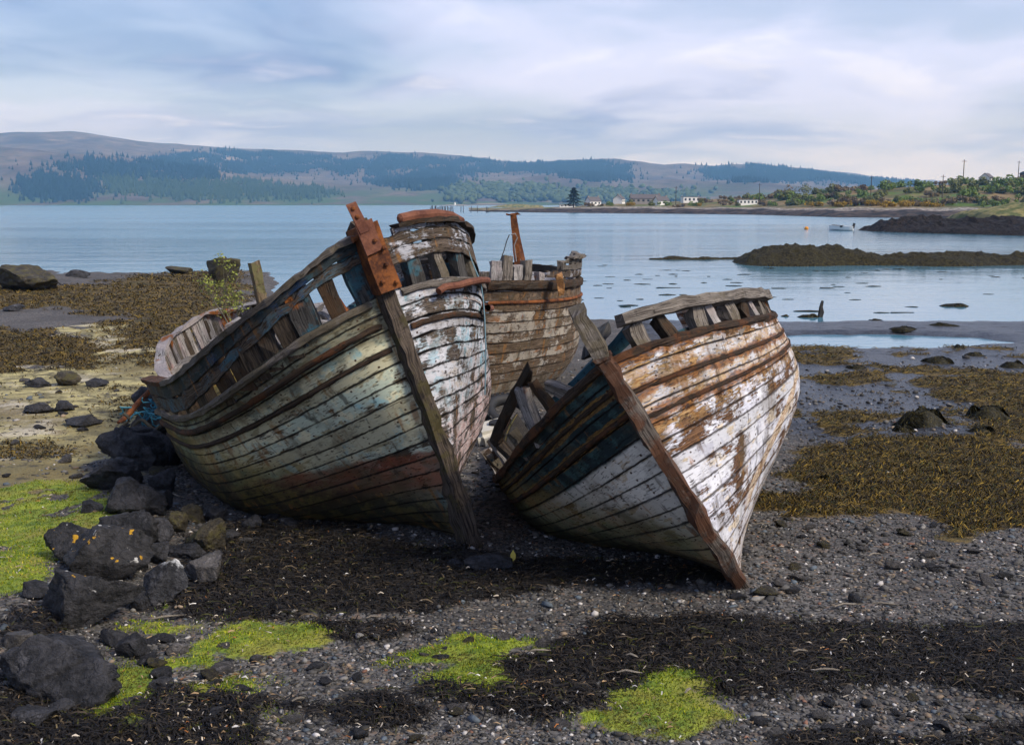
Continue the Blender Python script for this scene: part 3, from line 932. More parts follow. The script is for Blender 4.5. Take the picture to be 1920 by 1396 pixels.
class Boat:
    def __init__(s, name, label, q, foot_px, zg, yaw, heel, trim):
        s.q = q
        s.root = empty(name, (0, 0, 0), label, 'boat', 'wrecked fishing boats on the beach')
        r = ray(*foot_px)
        loc = np.array([0, 0, CAMZ]) + r * (zg - CAMZ) / r[2]
        M = Matrix.Rotation(R(yaw), 3, 'Z') @ Matrix.Rotation(R(-heel), 3, 'Y') @ Matrix.Rotation(R(trim), 3, 'X')
        s.M = np.array(M)
        f = s.S(np.array(0.), np.array(0.), 1)
        s.loc = loc - s.M @ f
        s.root.matrix_world = Matrix.Translation(Vector(s.loc)) @ M.to_4x4()

    def world(s, p):
        return np.asarray(p) @ s.M.T + s.loc

    def local(s, p):
        return (np.asarray(p) - s.loc) @ s.M

    def zs(s, t):
        q = s.q
        a = np.clip(t / 0.55, 0, 1)
        b = np.clip((t - 0.55) / 0.45, 0, 1)
        return q['D1'] + (q['D0'] - q['D1']) * (1 - a) ** 2 + (q['D2'] - q['D1']) * b ** 2

    def stem(s, z):
        q = s.q
        return q['rake'] * (1 - z / q['D0']) + q['cf'] * np.clip(1 - z / q['D0'], 0, 1) ** 4

    def S(s, t, w_, side):
        q = s.q
        t = np.asarray(t, float)
        w_ = np.clip(np.asarray(w_, float), 0, 1) + 0 * t
        z = s.zs(t) * w_
        ys = s.stem(z)
        Y = ys + (q['L'] - ys) * t
        b = q['Bh'] * (1 - (1 - np.clip(t / q['tm'], 0, 1)) ** q['pb']) ** (1 / q['qb'])
        e = np.clip((t - 0.62) / 0.38, 0, 1)
        b = b * (1 - (1 - q['bs']) * e ** 2.2)
        k_ = np.clip(t / q['tb'], 0, 1)
        k_ = k_ * k_ * (3 - 2 * k_)
        f = w_ ** q['e0'] * (1 - k_) + (1 - (1 - w_ ** q['hh']) ** q['n']) ** (1 / q['m']) * k_
        return np.stack([side * b * f, Y, z], -1)

    def N(s, t, w_, side):
        t = np.clip(np.asarray(t, float), 0.0006, 0.98)
        e = np.minimum(0.004, t * .5)
        w_ = np.clip(np.asarray(w_, float) + 0 * t, 0.01, 0.99)
        a = s.S(t + e, w_, side) - s.S(t - e, w_, side)
        b = s.S(t, w_ + .004, side) - s.S(t, w_ - .004, side)
        nn_ = np.cross(a, b)
        nn_ /= np.linalg.norm(nn_, axis=-1, keepdims=True) + 1e-12
        return np.where(nn_[..., :1] * side < 0, -nn_, nn_)

    def SB(s, t, h, side, flare=0.06):
        """point on the bulwark, h metres above the deck edge"""
        p = s.S(t, 1.0, side)
        return p + np.stack([side * flare * h + 0 * p[..., 0], 0 * p[..., 0], h + 0 * p[..., 0]], -1)

    def pick(s, px, py, side, off=0.0):
        t, w_ = np.meshgrid(np.linspace(0.004, .8, 160), np.linspace(0.02, 1, 90))
        p = s.S(t.ravel(), w_.ravel(), side)
        x_, y_ = topix(s.world(p))
        i = ((x_ - px) ** 2 + (y_ - py) ** 2).argmin()
        return p[i] + s.N(t.ravel()[i:i + 1], w_.ravel()[i:i + 1], side)[0] * off


def strip(lo, hi, nrm, th, u0, name, mat, parent, wf=None, tf=None):
    """board between two edge lines (arrays), th thick, nrm pointing outwards"""
    n_ = len(lo)
    lo, hi, nrm = map(np.asarray, (lo, hi, nrm))
    li, hi_ = lo - nrm * th, hi - nrm * th
    seg = np.linalg.norm(np.diff((lo + hi) / 2, axis=0), axis=1)
    u = u0 + np.concatenate([[0], np.cumsum(seg)])
    V = []
    U = []
    F = []
    W = []
    T = []

    def quadstrip(a, b, va, vb, flip):
        n0 = sum(len(x_) for x_ in V)
        V.append(a)
        V.append(b)
        U.append(np.stack([u, 0 * u + va], -1))
        U.append(np.stack([u, 0 * u + vb], -1))
        for i in range(n_ - 1):
            f = (n0 + i, n0 + i + 1, n0 + n_ + i + 1, n0 + n_ + i)
            F.append(f[::-1] if flip else f)
    cr = np.cross(lo[-1] - lo[0], hi[0] - lo[0])
    fl = np.dot(cr, nrm[n_ // 2]) < 0
    quadstrip(lo, hi, 0, 1, fl)
    quadstrip(li, hi_, 0, 1, not fl)
    quadstrip(li, lo, -.02, 0, fl)
    quadstrip(hi, hi_, 1, 1.02, fl)
    n0 = sum(len(x_) for x_ in V)
    for i in (0, -1):
        V.append(np.array([lo[i], hi[i], hi_[i], li[i]]))
        U.append(np.array([[u[i], 0], [u[i], 1], [u[i], 1], [u[i], 0]]))
        k_ = n0 if i == 0 else n0 + 4
        F.append((k_, k_ + 1, k_ + 2, k_ + 3))
    V_ = np.concatenate(V)
    cols = None
    if wf is not None:
        w8 = np.concatenate([wf[0] * np.ones(n_), wf[1] * np.ones(n_), wf[0] * np.ones(n_), wf[1] * np.ones(n_), wf[0] * np.ones(2 * n_), wf[1] * np.ones(2 * n_), np.array([wf[0], wf[1], wf[1], wf[0]] * 2)])
        t8 = np.concatenate([np.tile(tf, 8), np.repeat([tf[0], tf[-1]], 4)])
        cols = dict(wf=w8, tf=t8)
    return mesh_obj(name, V_, F, mat, parent, smooth=True, uv=np.concatenate(U), cols=cols)


def planking(B, side, mat, n_str, joints, seed, t_end=1.0, gap=0.0017, drop=(), rag=0.0, wtop=1.0, name='plank'):
    r = np.random.default_rng(seed)
    ws = np.linspace(0.0, wtop, n_str + 1)
    for i in range(n_str):
        js = sorted([0.0002] + [float(np.clip(j + r.uniform(-.07, .07), .1, t_end - .06)) for j in joints[(i * 7) % 3]] + [t_end])
        for a, b in zip(js[:-1], js[1:]):
            if any(i == di and a <= dt < b for di, dt in drop):
                continue
            ns = max(7, int((b ** (1 / TP) - a ** (1 / TP)) * 30))
            t = tl(a + (0.0006 if a > .01 else 0), b - 0.0006, ns)
            jl = r.normal(size=ns) * (0.0008 + rag * .004)
            jh = r.normal(size=ns) * (0.0008 + rag * .004)
            w0, w1 = ws[i] + gap + jl, ws[i + 1] - gap + jh
            proud = r.uniform(-0.004, 0.006) + 0.003 * np.sin(np.linspace(0, r.uniform(2, 9), ns) + r.uniform(0, 6))
            lo = B.S(t, w0, side)
            hi = B.S(t, w1, side)
            nn_ = B.N(t, (w0 + w1) / 2, side)
            lo = lo + nn_ * proud[:, None]
            hi = hi + nn_ * (proud + r.uniform(-.003, .003))[:, None]
            strip(lo, hi, nn_, 0.034, r.uniform(0, 60), name, mat, B.root, (ws[i], ws[i + 1]), t)


def lining(B, t_end, mat, wtop=0.995):
    for side in (-1, 1):
        t = tl(0.002, t_end, 30)
        w_ = np.linspace(0.0, wtop, 12)
        tt, ww = np.meshgrid(t, w_, indexing='ij')
        p = B.S(tt.ravel(), ww.ravel(), side) - B.N(tt.ravel(), ww.ravel(), side) * 0.05
        idx_ = np.arange(tt.size).reshape(tt.shape)
        f = np.stack([idx_[:-1, :-1], idx_[:-1, 1:], idx_[1:, 1:], idx_[1:, :-1]], -1).reshape(-1, 4).astype(np.int32)
        mesh_obj('hull_lining', p, f, mat, B.root, smooth=True, uv=np.stack([tt.ravel() * 8, ww.ravel() * 12], -1))


def rub(B, side, w_, t0, t1, wd, proud, mat, name='rubbing_strake', seed=0, jit=0.004):
    """half-round timber along the planks"""
    r = np.random.default_rng(seed)
    t = tl(t0, t1, max(10, int((t1 ** (1 / TP) - t0 ** (1 / TP)) * 40)))
    p = B.S(t, w_, side)
    nn_ = B.N(t, w_, side)
    dz = B.S(t, w_ + .01, side) - B.S(t, w_ - .01, side)
    dz /= np.linalg.norm(dz, axis=-1, keepdims=True)
    prof = [(-.5, -.1), (-.46, .55), (-.25, .95), (.25, .95), (.46, .55), (.5, -.1)]
    V = np.array([[pp + d_ * a * wd + n__ * b * proud + r.normal(size=3) * jit for a, b in prof] for pp, d_, n__ in zip(p, dz, nn_)])
    m1 = len(prof)
    idx_ = np.arange(len(t) * m1).reshape(len(t), m1)
    F = [(int(idx_[i, j]), int(idx_[i, j + 1]), int(idx_[i + 1, j + 1]), int(idx_[i + 1, j])) for i in range(len(t) - 1) for j in range(m1 - 1)]
    F += [tuple(map(int, idx_[0])), tuple(map(int, idx_[-1][::-1]))]
    u = np.concatenate([[0], np.cumsum(np.linalg.norm(np.diff(p, axis=0), axis=1))])
    uv = np.array([[(uu, j * .2) for j in range(m1)] for uu in u]).reshape(-1, 2)
    return mesh_obj(name, V.reshape(-1, 3), F, mat, B.root, smooth=name != 'covering_board', uv=uv, cols=dict(wf=np.full(V.size // 3, w_), tf=np.repeat(t, m1)))


def sweep(pts, upv, wd, th, name, mat, parent, jit=0.0, seed=0, side_v=None):
    """timber of rectangular section along a line"""
    r = np.random.default_rng(seed)
    pts = np.asarray(pts, float)
    V = []
    U = []
    L = r.uniform(0, 30)
    for i, p in enumerate(pts):
        dv = pts[min(i + 1, len(pts) - 1)] - pts[max(i - 1, 0)]
        X, Y, Z = basis(dv, upv)
        if i:
            L += np.linalg.norm(p - pts[i - 1])
        for q, (a, b) in enumerate(((-1, -1), (1, -1), (1, 1), (-1, 1))):
            V.append(p + X * a * wd / 2 + Y * b * th / 2 + r.normal(size=3) * jit)
            U.append((L, q * .3))
    F = []
    for i in range(len(pts) - 1):
        for q in range(4):
            m1 = (q + 1) % 4
            F.append((i * 4 + q, i * 4 + m1, i * 4 + 4 + m1, i * 4 + 4 + q))
    F += [(3, 2, 1, 0), tuple(range(len(V) - 4, len(V)))]
    return mesh_obj(name, V, F, mat, parent, uv=U)


def stem_post(B, ztop, wd, fwd, aft, mat, name='stem_post', seed=1, taper=0.7):
    z = np.concatenate([np.linspace(-0.10, B.q['D0'], 26), np.linspace(B.q['D0'], ztop, 7)[1:]])
    r = np.random.default_rng(seed)
    V = []
    U = []
    for i, zz in enumerate(z):
        y = float(B.stem(max(zz, 0.0)))
        k_ = wd / 2
        ring = [(-k_, y + aft), (-k_, y - fwd * .35), (-k_ * taper, y - fwd), (k_ * taper, y - fwd), (k_, y - fwd * .35), (k_, y + aft)]
        for q, (a, b) in enumerate(ring):
            j = r.normal(size=3) * 0.009
            V.append((a + j[0], b + j[1], zz + (j[2] * 6 if i == len(z) - 1 else 0)))
            U.append((zz, q * .25))
    F = []
    for i in range(len(z) - 1):
        for q in range(6):
            m1 = (q + 1) % 6
            F.append((i * 6 + q, i * 6 + m1, i * 6 + 6 + m1, i * 6 + 6 + q))
    F += [tuple(range(5, -1, -1)), tuple(range(len(V) - 6, len(V)))]
    return mesh_obj(name, V, F, mat, B.root, uv=U)


def keel(B, wd, dp, mat):
    y0 = float(B.stem(0.0))
    b = MB().bar((0, y0 - .08, -dp / 2 + .02), (0, B.q['L'], -dp / 2 + .02), wd, dp, segs=12, jit=.004)
    return b.build('keel', mat, B.root)


def bulwark_board(B, side, h0, h1, t0, t1, mat, seed=0, rag=0.0, name='bulwark_plank', flare=.06, th=.035):
    r = np.random.default_rng(seed)
    ns = max(10, int((t1 ** (1 / TP) - t0 ** (1 / TP)) * (80 if rag else 40)))
    t = tl(t0, t1, ns)
    f0 = np.interp(t, *h0) if isinstance(h0, tuple) else h0 + 0 * t
    f1 = np.interp(t, *h1) if isinstance(h1, tuple) else h1 + 0 * t
    nz = fbm(np.stack([t ** (1 / TP) * 40, t * 0 + seed, t * 0], -1), seed, 3)
    nz2 = fbm(np.stack([t ** (1 / TP) * 40, t * 0 + seed + 5, t * 0], -1), seed + 3, 3)
    lo = B.SB(t, f0 + nz * rag * .5, side, flare)
    hi = B.SB(t, f1 + nz2 * rag, side, flare)
    nn_ = B.N(t, .99, side)
    nn_[:, 2] = 0
    nn_ /= np.linalg.norm(nn_, axis=1, keepdims=True)
    return strip(lo, hi, nn_, th, r.uniform(0, 50), name, mat, B.root, (1, 1), t)


def stanchion(B, side, t, h0, h1, wd, dp, mat, seed=0, inset=.07, lean=0.0, name='stanchion'):
    a = B.SB(np.array(t), h0, side)
    b = B.SB(np.array(t + lean), h1, side)
    nn_ = B.N(np.array([t]), .99, side)[0]
    nn_[2] = 0
    nn_ /= np.linalg.norm(nn_)
    mb_ = MB().bar(a - nn_ * inset, b - nn_ * inset, wd, dp, up=nn_, segs=4, jit=.006, seed=seed)
    return mb_.build(name, mat, B.root)


JO = [(.34, .70), (.5,), (.26, .58, .84)]
qA = dict(D0=2.387, D1=1.685, D2=1.33, L=5.2, Bh=1.572, rake=-0.1, cf=0.148, tm=0.588, pb=2.835, qb=2.178, e0=1.414, n=5.0, m=0.914, tb=0.399, bs=0.708, hh=1.0)
qB = dict(D0=2.211, D1=1.191, D2=1.12, L=8.0, Bh=1.593, rake=0.022, cf=0.67, tm=0.573, pb=2.963, qb=1.391, e0=0.7, n=4.376, m=1.763, tb=0.306, bs=0.6, hh=1.285)
qC = dict(D0=2.44, D1=2.22, D2=2.27, L=7.5, Bh=1.85, rake=0.25, cf=0.25, tm=0.42, pb=1.3, qb=2.2, e0=0.6, n=5.0, m=1.5, tb=0.25, bs=0.3, hh=1.0)
bA = Boat('wooden_fishing_boat', 'grey green wrecked fishing boat with rusty iron on its stem, leaning left', qA, (889, 1035), .5, 28.671, 18.14, -4.135)
bB = Boat('wooden_fishing_boat', 'white flaking wrecked fishing boat leaning hard left, nearest on the right', qB, (1396, 1106), .55, -1.124, 31.344, .315)
bC = Boat('wooden_fishing_boat', 'cream and rust wrecked boat standing upright behind the other two', qC, (903, 812), -.08, 2.0, 1.0, 0.5)

# ---------------------------------------------------------------- boat A (left)
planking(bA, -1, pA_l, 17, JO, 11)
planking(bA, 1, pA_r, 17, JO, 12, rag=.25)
lining(bA, .995, m_lining)
keel(bA, .16, .16, m_stemA)
stem_post(bA, 2.98, .15, .10, .16, m_stemA)
rub(bA, -1, .905, .0012, .995, .055, .040, m_brownrub, seed=3)
rub(bA, -1, .815, .0012, .995, .040, .022, m_brownrub, seed=4)
rub(bA, -1, .985, .0012, .995, .065, .042, m_old, name='covering_board', seed=5, jit=.004)
rub(bA, 1, .985, .0012, .93, .06, .035, m_old, name='covering_board', seed=6, jit=.005)
rub(bA, 1, .865, .0012, .9, .05, .025, m_brownrub, seed=7)


def stern_arc(B, a, w_, h=0.0, bulge=2.4):
    """rounded stern: a runs from 0 (right quarter) to pi (left quarter)"""
    a = np.asarray(a, float)
    p = B.S(np.array(1.0), np.array(w_), 1)
    bl = bulge * (.25 + .75 * w_)
    return np.stack([p[0] * np.cos(a), p[1] + bl * np.sin(a), p[2] + h + 0 * a], -1)


def arc_n(a):
    v_ = np.stack([np.cos(a) * 2.0, np.sin(a), 0 * a], -1)
    return v_ / np.linalg.norm(v_, axis=-1, keepdims=True)


aa = np.linspace(0, math.pi, 26)
for i in range(11):
    w0_, w1_ = .12 + .08 * i, .12 + .08 * (i + 1) - .004
    strip(stern_arc(bA, aa, w0_), stern_arc(bA, aa, w1_), arc_n(aa), .034, i * 7.3, 'stern_plank', pA_l, bA.root, (w0_, w1_), np.full(26, 1.0))
HT = ([0, .02, .05, .1, .2, .4, .6, 1], [.50, .43, .385, .375, .365, .345, .33, .32])
HM = ([0, .02, .05, .1, .2, .4, .6, 1], [.40, .345, .30, .275, .24, .20, .18, .17])
HB = ([0, .02, .05, .1, .2, .4, .6, 1], [.30, .26, .21, .17, .11, .05, .02, .02])
bulwark_board(bA, -1, HM, HT, .0001, .93, pA_bul, 21, .014)
bulwark_board(bA, -1, HB, (HM[0], [x - .012 for x in HM[1]]), .0001, .90, pA_bul, 22, .024)
t_ = tl(.0002, 1.0, 48)
cr_ = bA.SB(t_, np.interp(t_, *HT) + .015, -1) + np.array([0.03, 0, 0])
for a_, b_ in ((0, 16), (16, 33), (33, 48)):
    sweep(cr_[a_:min(b_ + 1, 48)], (0, 0, 1), .12, .042, 'cap_rail', m_old if a_ < 20 else m_brownrub, bA.root, .006, a_)
for i, t0_ in enumerate((.0012, .012, .033, .052, .078, .11, .15, .20, .27, .36, .48, .62, .76)):
    stanchion(bA, -1, t0_ * (1 + .06 * math.sin(i * 5)), -.12, np.interp(t0_, *HT) - .02, (.17, .13, .19, .15, .14, .18)[i % 6], .11, m_bluewood if i in (0, 2) else m_dark, i, lean=.004 * math.sin(i * 3) * min(1, t0_ * 12))
for i, t0_ in enumerate(np.linspace(.88, .995, 5)):                 # upright staves at the quarter
    stanchion(bA, -1, t0_, -.1, .33 + .02 * math.sin(i * 1.7), .115, .045, m_dark, 40 + i, inset=.01, name='stave')
def hst(a):
    """the rail sweeps up towards the stern"""
    return .34 + .35 * np.sin(np.asarray(a))


m_pink = timber('pink_flaked_timber', (0.10, 0.08, 0.075), (0.42, 0.37, 0.36), (0.30, 0.19, 0.17))
for i, a_ in enumerate(np.linspace(.06, math.pi - .05, 48)):         # and round the stern, seen from inside
    if i in (6, 11, 12, 19, 27):
        continue
    p0 = stern_arc(bA, a_, 1.0, -.15)
    p1 = stern_arc(bA, a_, 1.0, hst(a_) - .03 + .035 * math.sin(i * 2.3), bulge=2.43)
    MB().bar(p0, p1, .105, .035, up=arc_n(np.array(a_)), segs=3, jit=.006, seed=i).build('stave', (m_pale, m_pink, m_old, m_pale, m_dark)[i % 5] if i < 40 else (m_dark, m_pink)[i % 2], bA.root)
for lo_, hi_, sd_ in ((0.0, 1.5, 3), (1.45, math.pi, 4)):
    a2 = np.linspace(lo_, hi_, 15)
    sweep(stern_arc(bA, a2, 1.0, hst(a2) + .02 * np.sin(a2 * 9), bulge=2.43), (0, 0, 1), .15, .045, 'cap_rail', m_pale, bA.root, .012, sd_)
sweep(stern_arc(bA, np.linspace(.1, 2.6, 18), 1.0, .22, bulge=2.33), (0, 0, 1), .05, .09, 'inner_rail', m_pale, bA.root, .012, 44)
# port (right) bulwark: flaked boards over a row of open scuppers
bulwark_board(bA, 1, ([0, .006, .03, .08, .18, .3, .45, 1], [.19, .20, .22, .21, .15, .11, .09, .09]), .33, .0001, .80, pA_bulr, 23, .014)
bulwark_board(bA, 1, .335, .43, .0001, .75, pA_bulr, 24, .018)
bulwark_board(bA, 1, .435, .485, .003, .6, pA_bulr, 25, .024)
bulwark_board(bA, 1, .02, .085, .18, .85, pA_bulr, 26, .02)
bulwark_board(bA, 1, .02, ([.6, .8, 1], [.42, .36, .34]), .62, .99, m_pale, 27, .05)
t2_ = tl(.004, .60, 26)
sweep(bA.SB(t2_, .495, 1), (0, 0, 1), .11, .04, 'cap_rail', m_dark, bA.root, .007, 9)
for i, t0_ in enumerate((.008, .03, .07, .12, .2, .3, .42, .55, .68, .8, .92)):
    stanchion(bA, 1, t0_, -.1, .45 - .12 * (i > 7), (.13, .10, .15)[i % 3], .10, m_bluewood if i % 2 == 0 else m_old, 70 + i)


def deck(B, t0, t1, mat, missing=(), n_=13, drop=.10, seed=0):
    ys = np.linspace(-1, 1, n_ + 1)
    r = np.random.default_rng(seed)
    for i in range(n_):
        if i in missing:
            continue
        a_ = t0 + r.uniform(0, .02)
        b_ = t1 - r.uniform(0, .12)
        t = tl(a_, b_, 12)
        wl = np.abs(B.S(t, .98, 1)[:, 0]) - .05
        yy = B.S(t, .98, 1)[:, 1]
        zz = B.S(t, .98, 1)[:, 2] - drop
        lo = np.stack([wl * (ys[i] + .01), yy, zz], -1)
        hi = np.stack([wl * (ys[i + 1] - .01), yy, zz + r.uniform(-.004, .004)], -1)
        strip(lo, hi, np.tile([0, 0, 1.0], (12, 1)), .035, r.uniform(0, 40), 'deck_plank', mat, B.root)


deck(bA, .004, .97, m_pale, (4, 9), seed=4)
deck(bC, .004, .97, m_pale, (3, 8), seed=6)

# rusted ironwork on the stem of boat A
zt = 3.02
iron = MB()
for i, (z0_, z1_, k0_, k1_) in enumerate(((2.42, 2.72, 1.0, 1.0), (2.72, 2.97, 1.0, .92))):
    y0_, y1_ = float(bA.stem(z0_)), float(bA.stem(z1_))
    for sx in (-1, 1):
        iron.bar((sx * .084, y0_ - .03, z0_), (sx * .084 * k1_, y1_ - .03, z1_), .018, .30, up=(0, 1, 0), segs=3, jit=.003, seed=i)
    iron.bar((0, y0_ - .185, z0_), (0, y1_ - .185, z1_), .184, .02, up=(0, 1, 0), segs=3, jit=.003, seed=i)
sheath = iron.build('iron_sheath', m_rust, bA.root)
MB().bar((-.03, float(bA.stem(2.77)) - .215, 2.75), (-.035, float(bA.stem(3.03)) - .215, 3.01), .15, .018, up=(0, 1, 0), segs=2, jit=.002).build('iron_plate', m_rust2, bA.root)
MB().bar((-.05, float(bA.stem(2.96)) - .222, 2.93), (-.08, float(bA.stem(3.22)) - .222, 3.17), .085, .016, up=(0, 1, 0), segs=3, jit=.002).build('iron_strap', m_rust2, bA.root)
for i, (dx_, zz_) in enumerate(((.0, 2.84), (.03, 2.63), (-.05, 2.51), (.06, 2.47), (-.07, 3.06), (-.078, 3.13), (.05, 2.76))):
    y_ = float(bA.stem(zz_)) - .21 - (.02 if zz_ > 2.75 else 0)
    MB().tube([(dx_, y_ + .02, zz_), (dx_, y_ - .012, zz_), (dx_, y_ - .018, zz_)], [.018, .018, .008], 7).build('bolt', m_rust, sheath)
MB().tube([(-.09, -.12, 2.9), (-.13, -.12, 2.9), (-.145, -.12, 2.9)], [.022, .022, .03], 8).build('bolt', m_rust, sheath)
# rusted pipe fenders on the right-hand side of boat A
for pts in (((812, 549), (822, 541), (840, 533), (862, 527), (880, 525), (896, 524)), ((776, 628), (800, 616), (830, 602), (860, 588), (884, 577), (897, 575), (908, 578))):
    loc_ = [bA.pick(px, py, 1, .085) for px, py in pts]
    MB().tube(loc_, .032, 9).build('fender_pipe', m_rust2, bA.root, smooth=False)
pp_ = [bA.SB(np.array(t), .545, 1) for t in (.006, .016, .04, .07, .115)]
MB().tube([pp_[0], pp_[0] * .9 + pp_[1] * .1, pp_[1], pp_[2], pp_[3], pp_[4]], [.02, .042, .045, .045, .042, .03], 9).build('fender_pipe', m_rust2, bA.root)

# ---------------------------------------------------------------- boat B (right)
planking(bB, 1, pB_r, 16, JO, 31, t_end=.97)
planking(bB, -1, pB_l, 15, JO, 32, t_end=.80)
lining(bB, .80, m_lining, .99)
keel(bB, .16, .16, m_stemB)
stem_post(bB, 2.24, .12, .08, .15, m_stemB, seed=5)
MB().bar((0, float(bB.stem(2.2)) + .03, 2.24), (.015, float(bB.stem(2.2)) + .02, 2.60), .125, .21, up=(0, 1, 0), segs=6, jit=.008, taper=.86).build('stem_head', m_old, bB.root)
rub(bB, 1, .988, .0012, .93, .055, .028, m_brownrub, name='covering_board', seed=11, jit=.006)
rub(bB, 1, .868, .0012, .93, .03, .014, m_brownrub, seed=12)
rub(bB, 1, .777, .0012, .93, .034, .016, m_brownrub, seed=13)
rub(bB, -1, .985, .0012, .78, .065, .035, m_brownrub, name='covering_board', seed=14, jit=.006)
rub(bB, -1, .905, .0012, .78, .035, .018, m_brownrub, seed=15)
rub(bB, -1, .815, .0012, .78, .04, .02, m_brownrub, seed=16)
t4_ = tl(.012, .46, 20)
hR = np.interp(t4_, [0, .06, .2, .4, .5], [.22, .21, .19, .175, .17])
sweep(bB.SB(t4_, hR, 1), (0, 0, 1), .11, .085, 'cap_rail', m_old, bB.root, .006, 31)
for i, t0_ in enumerate((.02, .045, .075, .10, .135, .165, .20, .23, .255, .28, .305, .33, .352, .374, .394, .413, .432, .45)):
    stanchion(bB, 1, t0_, -.1, .165 + .012 * math.sin(i * 2.1), (.12, .09, .14, .10, .15)[i % 5], .08, (m_old, m_dark, m_old, m_pale, m_old, m_dark, m_pale)[i % 7], 130 + i, inset=.05, lean=.006 * math.sin(i * 4))
for i, (t0_, h_) in enumerate(((.14, .11), (.2, .10), (.30, .12), (.36, .10))):
    a_ = bB.SB(np.array(t0_), h_, 1) - np.array([.12, 0, 0])
    b_ = bB.SB(np.array(t0_ + .05), h_ - .02, 1) - np.array([.12, 0, 0])
    MB().bar(a_, b_, .03, .12, segs=3, jit=.006).build('inner_board', m_dark, bB.root)
for i, (ta, tb3, h0_, h1_) in enumerate(((.17, .30, .0, .10), (.19, .44, .105, .155), (.30, .455, .0, .09), (.06, .13, .0, .06))):
    t_i = tl(ta, tb3, 10)
    lo_i = bB.SB(t_i, h0_, 1) - np.array([.13, 0, 0])
    hi_i = bB.SB(t_i, h1_ + .012 * np.sin(t_i * 90), 1) - np.array([.13, 0, 0])
    n_i = bB.N(t_i, .99, 1)
    strip(lo_i, hi_i, n_i, .03, i * 9.1, 'inner_board', (m_dark, m_old, m_lining, m_bluewood)[i], bB.root)
# broken timber heads along the low left side
tb_ = ((.02, .18, .02), (.05, .30, 0), (.085, .34, -.02), (.12, .16, 0), (.15, .26, .02), (.19, .30, -.01), (.225, .18, .02), (.26, .26, 0), (.30, .22, .03), (.335, .30, -.02), (.37, .24, .02), (.405, .28, 0), (.44, .20, .02), (.47, .30, .02), (.50, .26, 0), (.53, .22, .02), (.56, .28, 0))
for i, (t0_, h_, ln_) in enumerate(tb_):
    stanchion(bB, -1, t0_, -.15, h_ * .85, (.085, .06, .10, .07)[i % 4], .07, (m_old, m_dark, m_pale)[i % 3], 160 + i, inset=.06, lean=ln_, name='timber_head')
for i, (ta, tb2, ha, hb) in enumerate(((.045, .17, .34, .22), (.16, .30, .2, .12), (.24, .36, .10, .2), (.33, .46, .2, .08))):
    a_ = bB.SB(np.array(ta), ha, -1) + np.array([.05, 0, 0])
    b_ = bB.SB(np.array(tb2), hb, -1) + np.array([.05, 0, 0])
    MB().bar(a_, b_, .04, .07, segs=6, jit=.014, seed=i).build('broken_rail', (m_dark, m_brownrub, m_bluewood, m_dark)[i], bB.root)
MB().bar((-.06, .10, 2.28), (.10, .50, 2.34), .14, .05, segs=4, jit=.01).build('breasthook', m_bluewood, bB.root)
MB().bar((-.45, .55, 2.02), (.25, .40, 2.22), .06, .12, segs=4, jit=.01).build('deck_beam', m_bluewood, bB.root)

# ---------------------------------------------------------------- boat C (behind)
planking(bC, 1, pC, 15, JO, 51, t_end=.97, rag=.2)
planking(bC, -1, pC, 12, JO, 52, t_end=.97)
lining(bC, .98, m_lining)
stem_post(bC, 2.5, .16, .11, .15, m_stemB, seed=9)
rub(bC, 1, .965, .0012, .95, .13, .045, m_dark, name='covering_board', seed=21, jit=.007)
rub(bC, 1, .86, .0012, .95, .05, .03, m_rust, name='iron_band', seed=22, jit=.002)
for i, t0_ in enumerate((.005, .015, .03, .05, .09, .2, .3, .42, .55)):
    stanchion(bC, 1, t0_, -.1, (.30, .36, .2, .30, .12, .3, .36, .4, .36)[i], .16, .10, m_old if i % 2 else m_pale, 210 + i, inset=.08)
bulwark_board(bC, 1, .04, .15, .10, .6, pA_bulr, 61, .02)
bulwark_board(bC, 1, .16, .25, .18, .6, m_old, 62, .02)
bulwark_board(bC, 1, .26, .33, .20, .6, m_old, 63, .05)
bulwark_board(bC, -1, .0, .45, .001, .9, m_old, 64, .03)
t5_ = tl(.002, .9, 30)
sweep(bC.SB(t5_, .47 + .03 * fbm(np.stack([t5_ * 20, 0 * t5_, 0 * t5_], -1), 5, 3), -1), (0, 0, 1), .16, .06, 'cap_rail', m_old, bC.root, .015, 33)
sweep(bC.SB(tl(.22, .62, 16), .36, 1), (0, 0, 1), .14, .05, 'cap_rail', m_old, bC.root, .015, 34)
for i, t0_ in enumerate(np.linspace(.06, .85, 18)):
    stanchion(bC, -1, t0_, -.05, .44, .11, .07, m_pale if i % 2 else m_old, 240 + i, inset=.08)

# ------------------------------------------------------------------ headland across the bay on the right
SH = ([880, 915, 960, 1000, 1100, 1250, 1400, 1560, 1700, 1920, 2400, 3000], [500, 480, 445, 424, 400, 372, 343, 277, 265, 255, 230, 200])   # shoreline distance by bearing
TOPZ = ([880, 915, 1000, 1060, 1150, 1300, 1340, 1420, 1500, 1560, 1620, 1700, 1800, 1920, 2400, 3000], [-.3, .2, 1.4, 2.6, 3.8, 4.4, 5.4, 6.2, 7.2, 8.2, 9.0, 10.2, 11.0, 11.4, 12.5, 13])


def head_xy(px, dpt):
    return (px - 960) / FPX / math.cos(PITCH) * dpt * 0.99


